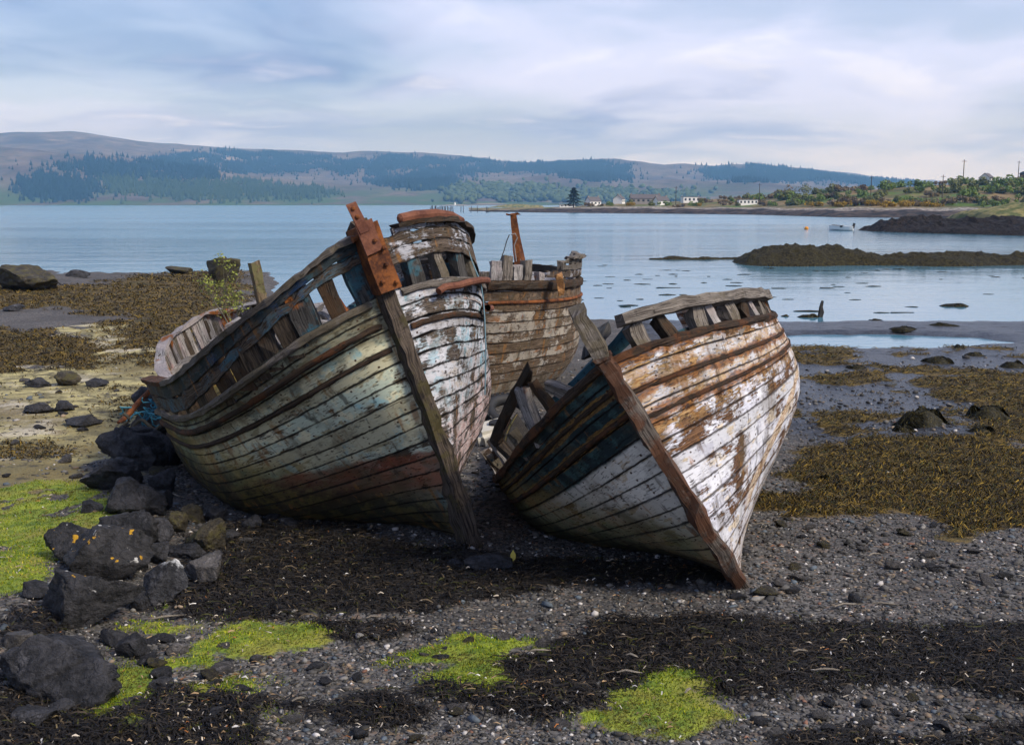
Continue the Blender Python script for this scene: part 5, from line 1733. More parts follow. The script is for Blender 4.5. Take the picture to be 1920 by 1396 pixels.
BOULDERS = [
    (90, 1345, 270, 140, 'huge dark sloping boulder at the lower left edge of the picture', m_rk),
    (148, 1192, 205, 112, 'broad dark boulder with orange lichen, second up from the huge slab', m_rkl),
    (190, 1105, 175, 100, 'dark boulder with a tan patch behind the orange lichened boulder', m_rkl),
    (124, 1064, 110, 70, 'dark boulder sitting in the green turf on the left', m_rkl),
    (306, 1155, 88, 98, 'upright boulder with a white stained top', m_rkw),
    (368, 1108, 92, 60, 'flat grey slab leaning behind the white topped boulder', m_rkg),
    (238, 1024, 115, 60, 'black boulder at the right edge of the upper turf', m_rk),
    (296, 1024, 62, 46, 'small black boulder touching the right side of the turf edge boulder', m_rk),
    (246, 978, 116, 66, 'square black boulder above the turf edge boulder', m_rk),
    (206, 928, 118, 60, 'low black boulder at the top corner of the green turf', m_rk),
    (240, 890, 150, 78, 'long black boulder of the causeway left of the hull', m_rk),
    (276, 836, 76, 50, 'black boulder below the blue net', m_rk),
    (284, 794, 80, 60, 'black boulder holding the blue net', m_rk),
    (312, 880, 60, 60, 'dark boulder wedged against the grey green hull', m_rk),
    (326, 1004, 52, 42, 'small brown angular rock left of the mossy block', m_rkm),
    (357, 985, 48, 36, 'brown rock under the turn of the grey green hull', m_rkm),
    (382, 1042, 96, 54, 'mossy brown block beside dried grass under the hull', m_rkm),
    (344, 1056, 80, 32, 'flat grey rock in front of the mossy brown block', m_rk),
    (402, 985, 46, 30, 'small dark rock in the shadow of the hull', m_rk),
    (470, 998, 44, 26, 'rounded stone lying in dark weed under the hull', m_rk),
    (915, 1080, 96, 36, 'flat dark rock between the two bows', m_rk),
    (855, 1072, 38, 22, 'small round rock left of the flat rock between the bows', m_rk),
    (246, 1242, 68, 46, 'dark rock right of the huge slab beside bright turf', m_rk),
    (150, 1345, 80, 46, 'low dark rock at the foot of the huge slab', m_rk),
    (110, 1352, 60, 34, 'small dark rock in black weed at the lower left', m_rk),
    (300, 1300, 46, 26, 'small dark rock between two turf tufts', m_rk),
    (66, 728, 52, 17, 'leftmost flat rock in the back row on the pale flat', m_rk),
    (125, 726, 48, 24, 'mossy rock in the middle of the back row on the pale flat', m_rkm),
    (180, 727, 42, 14, 'flat rock at the right of the back row on the pale flat', m_rk),
    (70, 778, 58, 20, 'left rock of the pair on the pale flat', m_rk),
    (116, 774, 38, 20, 'right rock of the pair on the pale flat', m_rk),
    (145, 803, 68, 20, 'nearest flat black rock on the pale flat', m_rk),
    (36, 553, 120, 46, 'big grey rock at the water edge far left', m_rkm),
    (142, 522, 44, 13, 'small black rock at the water edge right of the big grey rock', m_rk),
    (330, 516, 50, 15, 'weedy rock at the water edge before the raised bank', m_rkm),
    (412, 540, 66, 52, 'dark weedy rock stack at the end of the left spit', m_rkm),
    (262, 862, 62, 40, 'black rock filling the gap below the blue net boulder', m_rk),
    (300, 925, 56, 44, 'dark rock under the stern quarter beside the square black boulder', m_rk),
    (172, 968, 50, 26, 'low dark rock at the upper edge of the turf', m_rk),
    (286, 1062, 60, 40, 'dark rock between the tan patched boulder and the mossy block', m_rk),
    (250, 1075, 56, 44, 'dark rock tucked behind the white topped boulder', m_rk),
    (262, 1150, 50, 40, 'dark rock left of the white topped boulder', m_rk),
    (62, 1128, 62, 30, 'flat dark rock at the lower corner of the turf', m_rk),
    (30, 1225, 70, 36, 'grey rock at the left edge above the huge slab', m_rkg),
    (208, 1218, 60, 34, 'dark rock between the orange lichened boulder and the huge slab', m_rk),
    (52, 1375, 90, 40, 'long dark rock at the bottom left corner', m_rk),
    (215, 1352, 54, 28, 'dark rock in front of the bright turf tuft', m_rk),
    (330, 1232, 46, 22, 'small grey rock left of the turf strip', m_rkg),
    (390, 1322, 60, 26, 'flat slaty stone in black weed near the lower left', m_rkg),
    (300, 960, 48, 36, 'dark rock in the shadow beside the stern rope', m_rk),
    (425, 1020, 44, 22, 'small dark rock right of the mossy brown block', m_rk),
    (20, 585, 40, 12, 'small dark rock on the brown weed far left', m_rk),
]
for i, (px, b_, w_, h_, lab, mt) in enumerate(BOULDERS):
    rock(px, b_, w_, h_, lab, mt, seed=i * 7 + 3, sub=5 if w_ > 75 else 4)

# loose stones lying about, each its own object
stone_meshes = []
for k_ in range(6):
    v, f = rock_mesh(500 + k_, 3, 9, rough=.06)
    o = mesh_obj('stone', v * np.array([.5, .38, .24]), f, (m_rk, m_rkg, m_rk, m_rk, m_rkm, m_rkg)[k_], smooth=True)
    stone_meshes.append(o.data)
    bpy.data.objects.remove(o)
rs2 = np.random.default_rng(21)
STONES = [((1270, 1900), (970, 1130), 34, 'stone lying on the dark shingle right of the white bow', 'stones on the shingle right of the white bow', .13),
          ((450, 1080), (1150, 1390), 34, 'stone on the pale shingle in the foreground', 'stones on the foreground shingle', .09),
          ((210, 480), (1200, 1390), 26, 'stone among the turf tufts at lower left', 'stones among the turf tufts', .12),
          ((1400, 1900), (1290, 1390), 22, 'stone on the shingle at lower right', 'stones on the lower right shingle', .08),
          ((330, 560), (950, 1060), 16, 'stone in the shadow under the grey green hull', 'stones under the grey green hull', .15),
          ((5, 300), (700, 900), 20, 'stone scattered on the pale tidal flat', 'stones on the pale tidal flat', .15),
          ((0, 130), (1150, 1290), 18, 'stone on the shingle left of the causeway boulders', 'stones left of the causeway', .13)]
for (xa, xb), (ya, yb), cnt, lab, grp, sz in STONES:
    for k_ in range(cnt):
        p = G(rs2.uniform(xa, xb), rs2.uniform(ya, yb))
        mi_ = int(rs2.integers(0, 6))
        o = bpy.data.objects.new('stone', stone_meshes[mi_])
        C.objects.link(o)
        s_ = sz * rs2.uniform(.5, 1.5)
        o.scale = (s_, s_ * rs2.uniform(.8, 1.2), s_ * rs2.uniform(.6, 1.1))
        o.rotation_euler = (rs2.normal() * .2, rs2.normal() * .2, rs2.uniform(0, 6.28))
        o.location = (p[0], p[1], float(beach(p[0], p[1])) + .06 * s_ + .012)
        tone = ('black', 'pale grey', 'black angular', 'black squat', 'mossy brown', 'grey flattened')[mi_]
        size = 'small' if s_ < sz * .85 else 'middling' if s_ < sz * 1.2 else 'large'
        tag(o, size + ' ' + tone + ' ' + lab, 'stone', size + ' ' + tone + ' ' + grp)


# ------------------------------------------------------------------ ribbons: seaweed and grass
def ribbons(P0, ang, length, width, lift, curl, cols, segs=3, seed=0):
    """curved strips lying near the ground"""
    n_ = len(P0)
    r = np.random.default_rng(seed)
    V = np.zeros((n_, segs + 1, 2, 3))
    a = ang.copy()
    c = P0.copy()
    for i in range(segs + 1):
        f = i / segs
        d_ = np.stack([np.cos(a), np.sin(a), 0 * a], -1)
        pd = np.stack([-np.sin(a), np.cos(a), 0.6 * np.sin(a * 3 + i)], -1)
        wv = (width * (1 - .75 * abs(f - .4)))[:, None]
        up = (lift * math.sin(math.pi * min(1, f * .9 + .05)))[:, None] * np.array([0, 0, 1])
        V[:, i, 0] = c + up - pd * wv * .5
        V[:, i, 1] = c + up + pd * wv * .5
        c = c + d_ * (length / segs)[:, None]
        a = a + curl * r.normal(size=n_)
    b = np.arange(n_)[:, None] * (segs + 1) * 2
    q = np.concatenate([np.array([[2 * i, 2 * i + 1, 2 * i + 3, 2 * i + 2]]) for i in range(segs)])
    F = (b[:, None] + q[None]).reshape(-1, 4).astype(np.int32)
    return V.reshape(-1, 3), F, np.repeat(cols, (segs + 1) * 2, axis=0)


def attr_mat(name, rough=.7, spec=.3, bump=0.0):
    m_, n = newmat(name)
    c_ = n.attr('tint', 0)
    P = n.n('ShaderNodeNewGeometry', out=0)
    col = n.mix(n.ss(n.noise(P, 60, 3), .3, .7, 0, .5), c_, n.mix(.5, c_, (0, 0, 0)))
    n.surf(n.pbsdf(col, rough, n.bump(n.noise(P, 90, 3), bump, .004) if bump else None, spec=spec))
    return m_


m_strand = attr_mat('seaweed_fronds', .6, .16)
m_blade = attr_mat('grass_blades', .85, .04)
m_peb = attr_mat('pebble_stone', .75, .3, .5)


def ground_z(x, y):
    g, wk, b, yl = zones(x, y)
    z = beach(x, y)
    z = z + wk * (0.03 + 0.05 * np.maximum(0, fb2(x, y, 2.6, 23, 3))) + b * 0.05 * np.abs(fb2(x, y, 2.0, 29, 3)) * sstep(y, 9, 14) * 1.6
    return z + g * .03, g, wk, b, yl


def scatter(n_, y0, y1, seed, spread=.56, pw=1.6):
    r = np.random.default_rng(seed)
    u = r.uniform(0, 1, n_)
    e = 1 - pw
    y = (y0 ** e + u * (y1 ** e - y0 ** e)) ** (1 / e)
    x = r.uniform(-1, 1, n_) * (spread * y + .7)
    return x, y, r


def pick_cols(r, pal, wts, n_, var=.25):
    pal = np.array(pal)
    i = r.choice(len(pal), n_, p=np.array(wts) / sum(wts))
    return pal[i] * (1 + var * r.normal(size=(n_, 1))).clip(.4, 1.8)


# seaweed mounds on the wet flat (each with its hanging fronds)
MOUNDS = [(1742, 800, 100, 52, 'biggest dome of dark wrack on the wet flat'), (1862, 790, 92, 46, 'wrack covered dome right of the biggest dome'), (1845, 815, 60, 26, 'low wrack hump below the right dome'),
          (1765, 682, 60, 25, 'round wrack hump behind the biggest dome'), (1610, 692, 42, 14, 'low wrack hump nearest the white hull'), (1660, 690, 30, 10, 'small wrack hump between the pools'),
          (1800, 655, 26, 16, 'small upright wrack hump beside the back pool'), (1832, 668, 44, 14, 'flat wrack hump right of the back pool'), (1700, 620, 60, 12, 'long low wrack hump on the sand bar'),
          (1795, 574, 66, 12, 'wrack hump standing alone in the shallow water'), (1520, 594, 48, 14, 'wrack hump with a stump in the shallows right of the white boat'), (1475, 592, 24, 9, 'tiny wrack hump close to the white boat rail'),
          (1645, 600, 36, 8, 'low wrack hump at the edge of the shallows'), (1775, 612, 60, 10, 'wrack hump on the far edge of the sand bar'), (1905, 690, 60, 18, 'wrack hump at the right edge before the pool'), (1700, 812, 46, 22, 'small wrack hump touching the biggest dome'),
          (1560, 906, 50, 24, 'dark wrack hump in the golden weed right of the white hull')]
for i, (px, b_, w_, h_, lab) in enumerate(MOUNDS):
    p = G(px, b_) if b_ > 605 else at(px, b_, 3.5 * FPX / (b_ - 381))
    sc = p[1] / FPX / math.cos(PITCH)
    wd, ht = w_ * sc, h_ * sc * .72
    root = empty('seaweed_mound', (p[0], p[1] + wd * .3, float(beach(p[0], p[1])) if b_ > 605 else -.02), lab, 'seaweed')
    r = np.random.default_rng(i + 60)
    lob = [(r.uniform(-.2, .2), 0, .7, .95)] + [(r.uniform(-.75, .75), r.uniform(-.5, .5), r.uniform(.35, 1.0), r.uniform(.25, .5)) for _ in range(8)]

    def hump(xn, yn):
        h0 = np.zeros(np.shape(xn))
        for lx, ly, lh, lw in lob:
            h0 = np.maximum(h0, lh * np.clip(1 - ((xn - lx) ** 2 + (yn - ly) ** 2) / lw ** 2, 0, 1) ** .45)
        h0 = h0 + .16 * fbm(np.stack([xn * 2.2 + i, yn * 2.2, 0 * xn], -1), 40 + i, 4) * np.clip(1.25 - np.hypot(xn, yn), 0, 1)
        return np.maximum(h0, 0) * np.clip(1.45 - np.hypot(xn, yn), 0, 1) ** .5
    gn = 40
    xn, yn = np.meshgrid(np.linspace(-1.4, 1.4, gn), np.linspace(-1.4, 1.4, gn), indexing='ij')
    V = np.stack([xn * wd * .46, yn * wd * .36, hump(xn, yn) * ht - .05], -1).reshape(-1, 3)
    idx_ = np.arange(gn * gn).reshape(gn, gn)
    F = np.stack([idx_[:-1, :-1], idx_[1:, :-1], idx_[1:, 1:], idx_[:-1, 1:]], -1).reshape(-1, 4)
    F = F[(V[F][:, :, 2] > -.049).any(1)].astype(np.int32)
    mesh_obj('mound', V, F, m_weed, root, smooth=True)
    if w_ > 20:
        n_ = int(np.clip(w_ * 34, 400, 3200))
        th = r.uniform(0, 2 * math.pi, n_)
        rr0 = r.uniform(0, 1, n_) ** .6 * 1.05
        V = np.zeros((n_, 4, 2, 3))
        wv_ = sc * r.uniform(.5, 1.4, n_)[:, None] * 1.0
        for s_ in range(4):
            rr_ = rr0 + s_ * .10
            a2 = th + .12 * s_ * r.normal(size=n_)
            xq, yq = np.cos(a2) * rr_, np.sin(a2) * rr_
            c_ = np.stack([xq * wd * .46, yq * wd * .36, hump(xq, yq) * ht - .035 + .02 * r.random(n_)], -1)
            sd_ = np.stack([-np.sin(th), np.cos(th), 0 * th], -1) * wv_
            V[:, s_, 0] = c_ - sd_
            V[:, s_, 1] = c_ + sd_
        b = np.arange(n_)[:, None] * 8
        q = np.array([[0, 1, 3, 2], [2, 3, 5, 4], [4, 5, 7, 6]])
        F = (b[:, None] + q[None]).reshape(-1, 4).astype(np.int32)
        cl_ = pick_cols(r, [(0.010, 0.009, 0.004), (0.030, 0.025, 0.008), (0.070, 0.054, 0.013)], [5, 4, 1], n_)
        tag(mesh_obj('fronds', V.reshape(-1, 3), F, m_strand, root, cols=dict(tint=np.repeat(cl_, 8, axis=0))), kind='stuff')
    if 'stump' in lab:
        MB().bar((.35, 0, 0), (.42, 0, .55), .16, .14, segs=3, jit=.02, taper=.7).build('stump', m_post, root)

# ------------------------------------------------------------------ things in and around the boats
def lineA(B, pts):
    return [B.local(p) for p in pts]


# iron gallows leg on boat C with its wire
ca = [at(962, 402, 18.0), at(966, 440, 18.0), at(972, 512, 18.0)]
cb = [at(963, 404, 18.05), at(975, 455, 18.05), at(990, 528, 18.05)]
MB().bar(*lineA(bC, (ca[0], ca[2])), .07, .10, segs=5, jit=.006).build('gallows_leg', m_rust, bC.root)
MB().bar(*lineA(bC, (cb[0], cb[2])), .10, .07, segs=5, jit=.006).build('gallows_leg', rusty('rust_dark', (0.06, 0.02, 0.012), (0.2, 0.075, 0.03)), bC.root)
MB().bar(*lineA(bC, (at(951, 403, 18), at(970, 401, 18))), .12, .035, segs=4, jit=.012).build('gallows_cap', m_rust, bC.root)
MB().tube(lineA(bC, [at(955, 440, 17.9), at(950, 452, 17.9), at(945, 470, 17.9), at(935, 497, 17.9)]), .008, 5).build('wire', m_post, bC.root)
MB().tube(lineA(bC, [at(958, 440, 17.9), at(966, 438, 17.9), at(970, 446, 17.9), at(964, 460, 17.9), at(968, 490, 17.9)]), .012, 5).build('rope_end', m_pale, bC.root)
for i, (x_, y_, x2, y2, mt) in enumerate(((912, 512, 918, 548, m_old), (930, 500, 924, 546, m_old), (960, 512, 962, 546, m_pale), (1050, 515, 1052, 552, rusty('rust_stain_timber', (0.14, 0.06, 0.02), (0.45, 0.24, 0.09))))):
    MB().bar(*lineA(bC, (at(x_, y_, 17.2), at(x2, y2, 17.2))), .15, .10, segs=4, jit=.012, seed=i).build('broken_timber', mt, bC.root)

# clutter on the deck of boat A
for i, (x_, y_, x2, y2, dpt, mt) in enumerate(((620, 560, 660, 600, 12.2, m_rust), (560, 600, 640, 610, 12.2, m_pale), (400, 640, 450, 610, 14.2, m_pale), (380, 660, 440, 650, 14.0, m_rust), (520, 590, 600, 575, 13.0, m_pale), (430, 610, 500, 590, 14.2, m_pale))):
    MB().bar(*lineA(bA, (at(x_, y_, dpt), at(x2, y2, dpt))), .12, .06, segs=4, jit=.015, seed=i).build('loose_board', mt, bA.root)
# post leaning out of the stern of boat A
MB().bar(*lineA(bA, (at(476, 491, 15.2), at(497, 590, 15.2))), .13, .12, segs=5, jit=.006).build('leaning_post', timber('lichened_post', (0.05, 0.035, 0.02), (0.19, 0.14, 0.085), (0.13, 0.12, 0.05)), bA.root)

# blue line hanging over the right side of boat A
m_line = flatmat('faded_blue_rope', (0.10, 0.20, 0.25), (0.22, 0.34, 0.40), 30)
loc_ = [at(873, 455, 9.95), at(886, 492, 9.93), at(902, 530, 9.9), at(906, 560, 9.88), at(909, 600, 9.86), at(911, 650, 9.84), at(910, 705, 9.84), at(909, 740, 9.86)]
o = MB().tube(loc_, .006, 5).build('rope', m_line)
tag(o, 'thin blue line hanging down the right side of the grey green boat', 'rope')
loc_ = [at(318, 785, 13.3), at(319, 830, 13.2), at(323, 900, 13.1), at(326, 935, 13.0)]
o = MB().tube(loc_, .011, 5).build('rope', flatmat('algae_rope', (0.05, 0.05, 0.025), (0.12, 0.11, 0.06), 30))
tag(o, 'thin greenish rope hanging straight down at the stern of the grey green boat', 'rope')

# rusty iron bar resting on the causeway
o = MB().tube([at(298, 715, 14.1), at(262, 752, 13.7), at(236, 782, 13.4), at(222, 792, 13.2)], [.03, .035, .035, .02], 7).build('iron_bar', m_rust)
tag(o, 'long rusty iron bar sloping from the stern down to the causeway', 'bar')
# blue net bundle
rn = np.random.default_rng(12)
net = MB()
cn = at(288, 768, 13.35)
for k_ in range(26):
    p = cn + np.array([rn.normal() * .10, rn.normal() * .05, rn.normal() * .07])
    pts = [p]
    dv = rn.normal(size=3)
    for j in range(6):
        dv = dv * .6 + rn.normal(size=3) * .6
        dv[2] -= .15
        pts.append(pts[-1] + dv * .045)
    net.tube(pts, .009, 4)
o = net.build('fishing_net', flatmat('blue_net', (0.02, 0.10, 0.16), (0.05, 0.24, 0.32), 40))
tag(o, 'tangled blue fishing net caught on the boulders by the stern', 'net')
ro = MB()
pts = [at(225 + 75 * f, 800 - 6 * f + 10 * math.sin(f * 9), 13.2) for f in np.linspace(0, 1, 14)]
ro.tube(pts, .022, 6)
pts = [at(232 + 10 * math.sin(f * 8), 775 + 55 * f, 13.1) for f in np.linspace(0, 1, 12)]
ro.tube(pts, .02, 6)
tag(ro.build('mooring_rope', flatmat('dark_rope', (0.03, 0.028, 0.02), (0.09, 0.08, 0.06), 40)), 'thick dark rope draped over the boulders below the blue net', 'rope')

# tyre and white sheet between the boats
ty = empty('tyre', at(955, 772, 15.2), 'black rubber tyre lying between the boats', 'tyre')
bmt = bmesh.new()
V = []
n1, n2 = 28, 10
for i in range(n1):
    a_ = 2 * math.pi * i / n1
    for j in range(n2):
        b_ = 2 * math.pi * j / n2
        rr_ = .29 + .085 * math.cos(b_) * (1.0 if math.cos(b_) < .7 else .93)
        V.append((rr_ * math.cos(a_), rr_ * math.sin(a_), .085 * math.sin(b_)))
F = [(i * n2 + j, ((i + 1) % n1) * n2 + j, ((i + 1) % n1) * n2 + (j + 1) % n2, i * n2 + (j + 1) % n2) for i in range(n1) for j in range(n2)]
m_rub = flatmat('black_rubber', (0.012, 0.012, 0.013), (0.03, 0.03, 0.032), 20, .6)
mesh_obj('casing', V, F, m_rub, ty, smooth=True)
tr = MB()
for i in range(28):
    a_ = 2 * math.pi * (i + .5) / 28
    tr.bar((.366 * math.cos(a_), .366 * math.sin(a_), -.06), (.366 * math.cos(a_ + .06), .366 * math.sin(a_ + .06), .06), .05, .025, up=(math.cos(a_), math.sin(a_), 0))
tr.build('tread', m_rub, ty)
ty.rotation_euler = (.45, .2, 0)
sh = empty('white_tank', at(935, 830, 14.2), 'dirty white plastic tank lying between the boats', 'tank')
bmx = bmesh.new()
bmesh.ops.create_cube(bmx, size=1)
bmesh.ops.scale(bmx, verts=bmx.verts, vec=(.62, .5, .55))
bmesh.ops.bevel(bmx, geom=bmx.edges[:], offset=.07, segments=3, affect='EDGES')
mex = bpy.data.meshes.new('shell')
bmx.to_mesh(mex)
m_tank = flatmat('dirty_white_plastic', (0.38, 0.34, 0.26), (0.70, 0.68, 0.62), 6, .5)
mex.materials.append(m_tank)
ox = bpy.data.objects.new('shell', mex)
C.objects.link(ox)
ox.parent = sh
MB().tube([(0, 0, .27), (0, 0, .31)], [.09, .08], 12).build('cap', m_rub, sh)
MB().bar((-.32, 0, .02), (.32, 0, .02), .53, .03, up=(0, 0, 1)).build('moulded_band', m_tank, sh)
sh.rotation_euler = (.1, -.2, .3)

# sapling rooted in boat A
m_sap = timber('sapling_bark', (0.08, 0.07, 0.05), (0.22, 0.20, 0.15))
m_sapl = mat_leaf('young_leaves', (0.16, 0.20, 0.035), (0.36, 0.38, 0.10), 8)
sp0 = at(430, 612, 14.6)
sap = empty('sapling', sp0, 'thin leafy sapling growing out of the grey green boat', 'tree')
rsap = np.random.default_rng(8)
tw = MB()
lv = []


def grow(p, dv, L, rad, lev):
    pts = [p]
    for j in range(4):
        dv = dv + rsap.normal(size=3) * .13 * (1 + lev * .4)
        dv[2] += .03
        dv /= np.linalg.norm(dv)
        pts.append(pts[-1] + dv * L / 4)
    tw.tube(pts, [rad, rad * .85, rad * .7, rad * .55, rad * .35], 5)
    if lev < 2:
        for j in range(4 if lev == 0 else 5):
            k2_ = rsap.integers(1, 5)
            a_ = rsap.uniform(0, 6.28)
            dn = dv * .7 + np.array([math.cos(a_), math.sin(a_) * .5, .25]) * .8
            grow(pts[k2_], dn / np.linalg.norm(dn), L * rsap.uniform(.4, .65), rad * .5, lev + 1)
    if lev > 0:
        for j in range(7):
            q_ = pts[rsap.integers(1, 5)] + rsap.normal(size=3) * .035
            t1 = rsap.normal(size=3)
            t1 /= np.linalg.norm(t1)
            t2 = np.cross(t1, rsap.normal(size=3))
            t2 /= np.linalg.norm(t2)
            s_ = rsap.uniform(.014, .026)
            lv.extend([q_ - t1 * s_, q_ + t2 * s_ * .5, q_ + t1 * s_, q_ - t2 * s_ * .5])


grow(np.zeros(3), np.array([-.12, 0, 1.0]), .62, .013, 0)
grow(np.array([.08, .05, 0]), np.array([.25, .1, 1.0]), .55, .010, 0)
grow(np.array([.05, 0, 0]), np.array([-.35, 0, .9]), .40, .007, 1)
grow(np.array([.0, 0, .35]), np.array([-.1, 0, 1.0]), .42, .008, 0)
tw.build('trunk', m_sap, sap)
mesh_obj('crown', np.array(lv), np.arange(len(lv)).reshape(-1, 4).astype(np.int32), m_sapl, sap)

# yellow leaf standing on the weed and driftwood sticks
m_yleaf = flatmat('yellow_leaf', (0.45, 0.36, 0.05), (0.6, 0.5, 0.12), 20)
lf = mesh_obj('fallen_leaf', [(0, 0, 0), (-.02, .005, .04), (-.022, .01, .07), (0, .012, .11), (.022, .01, .07), (.02, .005, .04)], [(0, 1, 2, 3), (0, 3, 4, 5)], m_yleaf)
p = G(962, 1062)
lf.location = (p[0], p[1], float(ground_z(p[:1], p[1:2])[0][0]))
lf.modifiers.new('thickness', 'SOLIDIFY').thickness = .003
tag(lf, 'single yellow leaf standing up between the two bows', 'leaf')
m_stick = timber('bleached_stick', (0.16, 0.13, 0.10), (0.42, 0.37, 0.30))
STK = [(1010, 1237, 48, .1), (1185, 1248, 26, -.5), (1180, 1282, 50, -.1), (700, 1172, 26, .15), (320, 1166, 70, .3), (1550, 1272, 50, -.05), (1430, 988, 34, 0.0), (1640, 1046, 30, .35), (1590, 1142, 60, .2), (880, 1152, 24, 0), (1660, 1140, 50, -.25), (560, 1330, 26, .5), (1290, 1312, 24, .9), (1500, 1238, 30, .1), (330, 935, 40, -.5)]
for i, (px, py, L_, a_) in enumerate(STK):
    p = G(px, py)
    s_ = L_ * p[1] / FPX
    z_ = float(ground_z(p[:1], p[1:2])[0][0]) + .03
    o = MB().tube([(-s_ / 2, 0, 0), (-s_ * .15, s_ * .06 * math.sin(i), .012), (s_ * .2, -s_ * .05, .01), (s_ / 2, s_ * .04, .0)], [.005, .008, .007, .003], 5).build('driftwood_stick', m_stick)
    o.location = (p[0], p[1], z_)
    o.rotation_euler = (0, 0, a_)
    tag(o, 'thin bleached driftwood stick lying on the weed and shingle', 'stick', 'driftwood sticks on the beach')

# ------------------------------------------------------------------ loose cover: pebbles, wrack, weed, grass
def hull_clear(x, y):
    """keep loose cover from growing through the hulls"""
    ok = np.ones(len(x), bool)
    return ok


x, y, r = scatter(88000, 4.3, 24, 101, pw=2.1, spread=.66)
z, g, wk, b, yl = ground_z(x, y)
keep = (g < .35) & (wk < .45 + .5 * r.random(len(x))) & (b < .5) & ((yl < .5) | (r.random(len(x)) < .25)) & (r.random(len(x)) < 1.1 - .8 * sstep(y, 13, 22))
x, y, z = x[keep], y[keep], z[keep]
n_ = len(x)
pv_, pf_ = ICO[1]
s_ = .0052 * (y / 6) ** .75 * np.exp(r.normal(size=n_) * .45) * 1.55
rot = r.uniform(0, 6.28, n_)
jit = 1 + .22 * r.normal(size=(n_, len(pv_), 1))
loc = pv_[None] * jit * np.stack([s_ * r.uniform(.9, 1.6, n_), s_ * r.uniform(.7, 1.1, n_), s_ * r.uniform(.35, .8, n_)], -1)[:, None]
cs, sn = np.cos(rot)[:, None], np.sin(rot)[:, None]
V = np.stack([loc[..., 0] * cs - loc[..., 1] * sn + x[:, None], loc[..., 0] * sn + loc[..., 1] * cs + y[:, None], loc[..., 2] + (z + s_ * .25)[:, None]], -1)
F = (pf_[None] + len(pv_) * np.arange(n_)[:, None, None]).reshape(-1, 3).astype(np.int32)
cl_ = pick_cols(r, [(0.036, 0.034, 0.031), (0.080, 0.075, 0.069), (0.155, 0.146, 0.134), (0.13, 0.105, 0.078), (0.21, 0.155, 0.105), (0.08, 0.098, 0.115), (0.46, 0.43, 0.40), (0.17, 0.085, 0.055)], [30, 30, 16, 9, 4, 7, 4, 1], n_)
tag(mesh_obj('pebbles', V.reshape(-1, 3), F, m_peb, cols=dict(tint=np.repeat(cl_, len(pv_), axis=0))), 'grey pebbles of the shingle beach', kind='stuff')

x, y, r = scatter(165000, 4.3, 13, 102, pw=1.5, spread=.64)
z, g, wk, b, yl = ground_z(x, y)
keep = (wk > .35 + .3 * r.random(len(x))) & (g < .5)
x, y, z = x[keep], y[keep], z[keep]
n_ = len(x)
cl_ = pick_cols(r, [(0.009, 0.008, 0.008), (0.022, 0.018, 0.015), (0.045, 0.034, 0.022), (0.11, 0.08, 0.045), (0.045, 0.045, 0.012)], [46, 34, 13, 3, 4], n_)
V, F, tc = ribbons(np.stack([x, y, z - .004], -1), r.uniform(0, 6.28, n_), r.uniform(.05, .17, n_) * (.6 + .05 * y), r.uniform(.005, .013, n_) * (.6 + .05 * y), r.uniform(.004, .035, n_), .55, cl_, 3, 5)
tag(mesh_obj('dead_wrack', V, F, m_strand, cols=dict(tint=tc)), 'black dead wrack strewn in drifts', kind='stuff')

x, y, r = scatter(190000, 9.5, 30, 103, pw=1.8)
z, g, wk, b, yl = ground_z(x, y)
keep = (b > .45 + .35 * r.random(len(x))) & (x > 2.0)
x, y, z = x[keep], y[keep], z[keep]
n_ = len(x)
cl_ = pick_cols(r, [(0.018, 0.013, 0.005), (0.060, 0.042, 0.010), (0.125, 0.083, 0.015), (0.21, 0.135, 0.018), (0.045, 0.045, 0.012)], [28, 28, 24, 8, 12], n_)
V, F, tc = ribbons(np.stack([x, y, z - .004], -1), r.uniform(0, 6.28, n_), r.uniform(.05, .17, n_) * (.5 + .05 * y), r.uniform(.006, .012, n_) * (.5 + .06 * y), r.uniform(.005, .06, n_), .7, cl_, 2, 6)
tag(mesh_obj('living_wrack', V, F, m_strand, cols=dict(tint=tc)), 'olive and golden wrack spread over the wet flat', kind='stuff')

# weed lumps over the left-hand tidal flat
x, y, r = scatter(200000, 12.5, 60, 104, spread=.56, pw=1.7)
keep = (x < -3.6) & (x > -.6 * y - 2)
x, y = x[keep], y[keep]
z, g, wk, b, yl = ground_z(x, y)
pp_ = r.random(len(x))
keep = (((b > .3) & (pp_ < .9)) | ((yl > .3) & (pp_ < .03 + .5 * sstep(fb2(x, y, .5, 181, 4), .1, .5)))) & (g < .2)
x, y, z, b = x[keep], y[keep], z[keep], b[keep]
n_ = len(x)
cl_ = pick_cols(r, [(0.020, 0.014, 0.005), (0.080, 0.052, 0.010), (0.15, 0.098, 0.016), (0.055, 0.048, 0.014)], [30, 34, 24, 12], n_, .3)
V, F, tc = ribbons(np.stack([x, y, z - .006], -1), r.uniform(0, 6.28, n_), r.uniform(.05, .15, n_) * (.5 + .035 * y), r.uniform(.007, .016, n_) * (.5 + .06 * y), r.uniform(.01, .06, n_) * (.4 + .03 * y), .8, cl_, 3, 9)
tag(mesh_obj('weed_clumps', V, F, m_strand, cols=dict(tint=tc)), 'brown weed covering the tidal flat', kind='stuff')

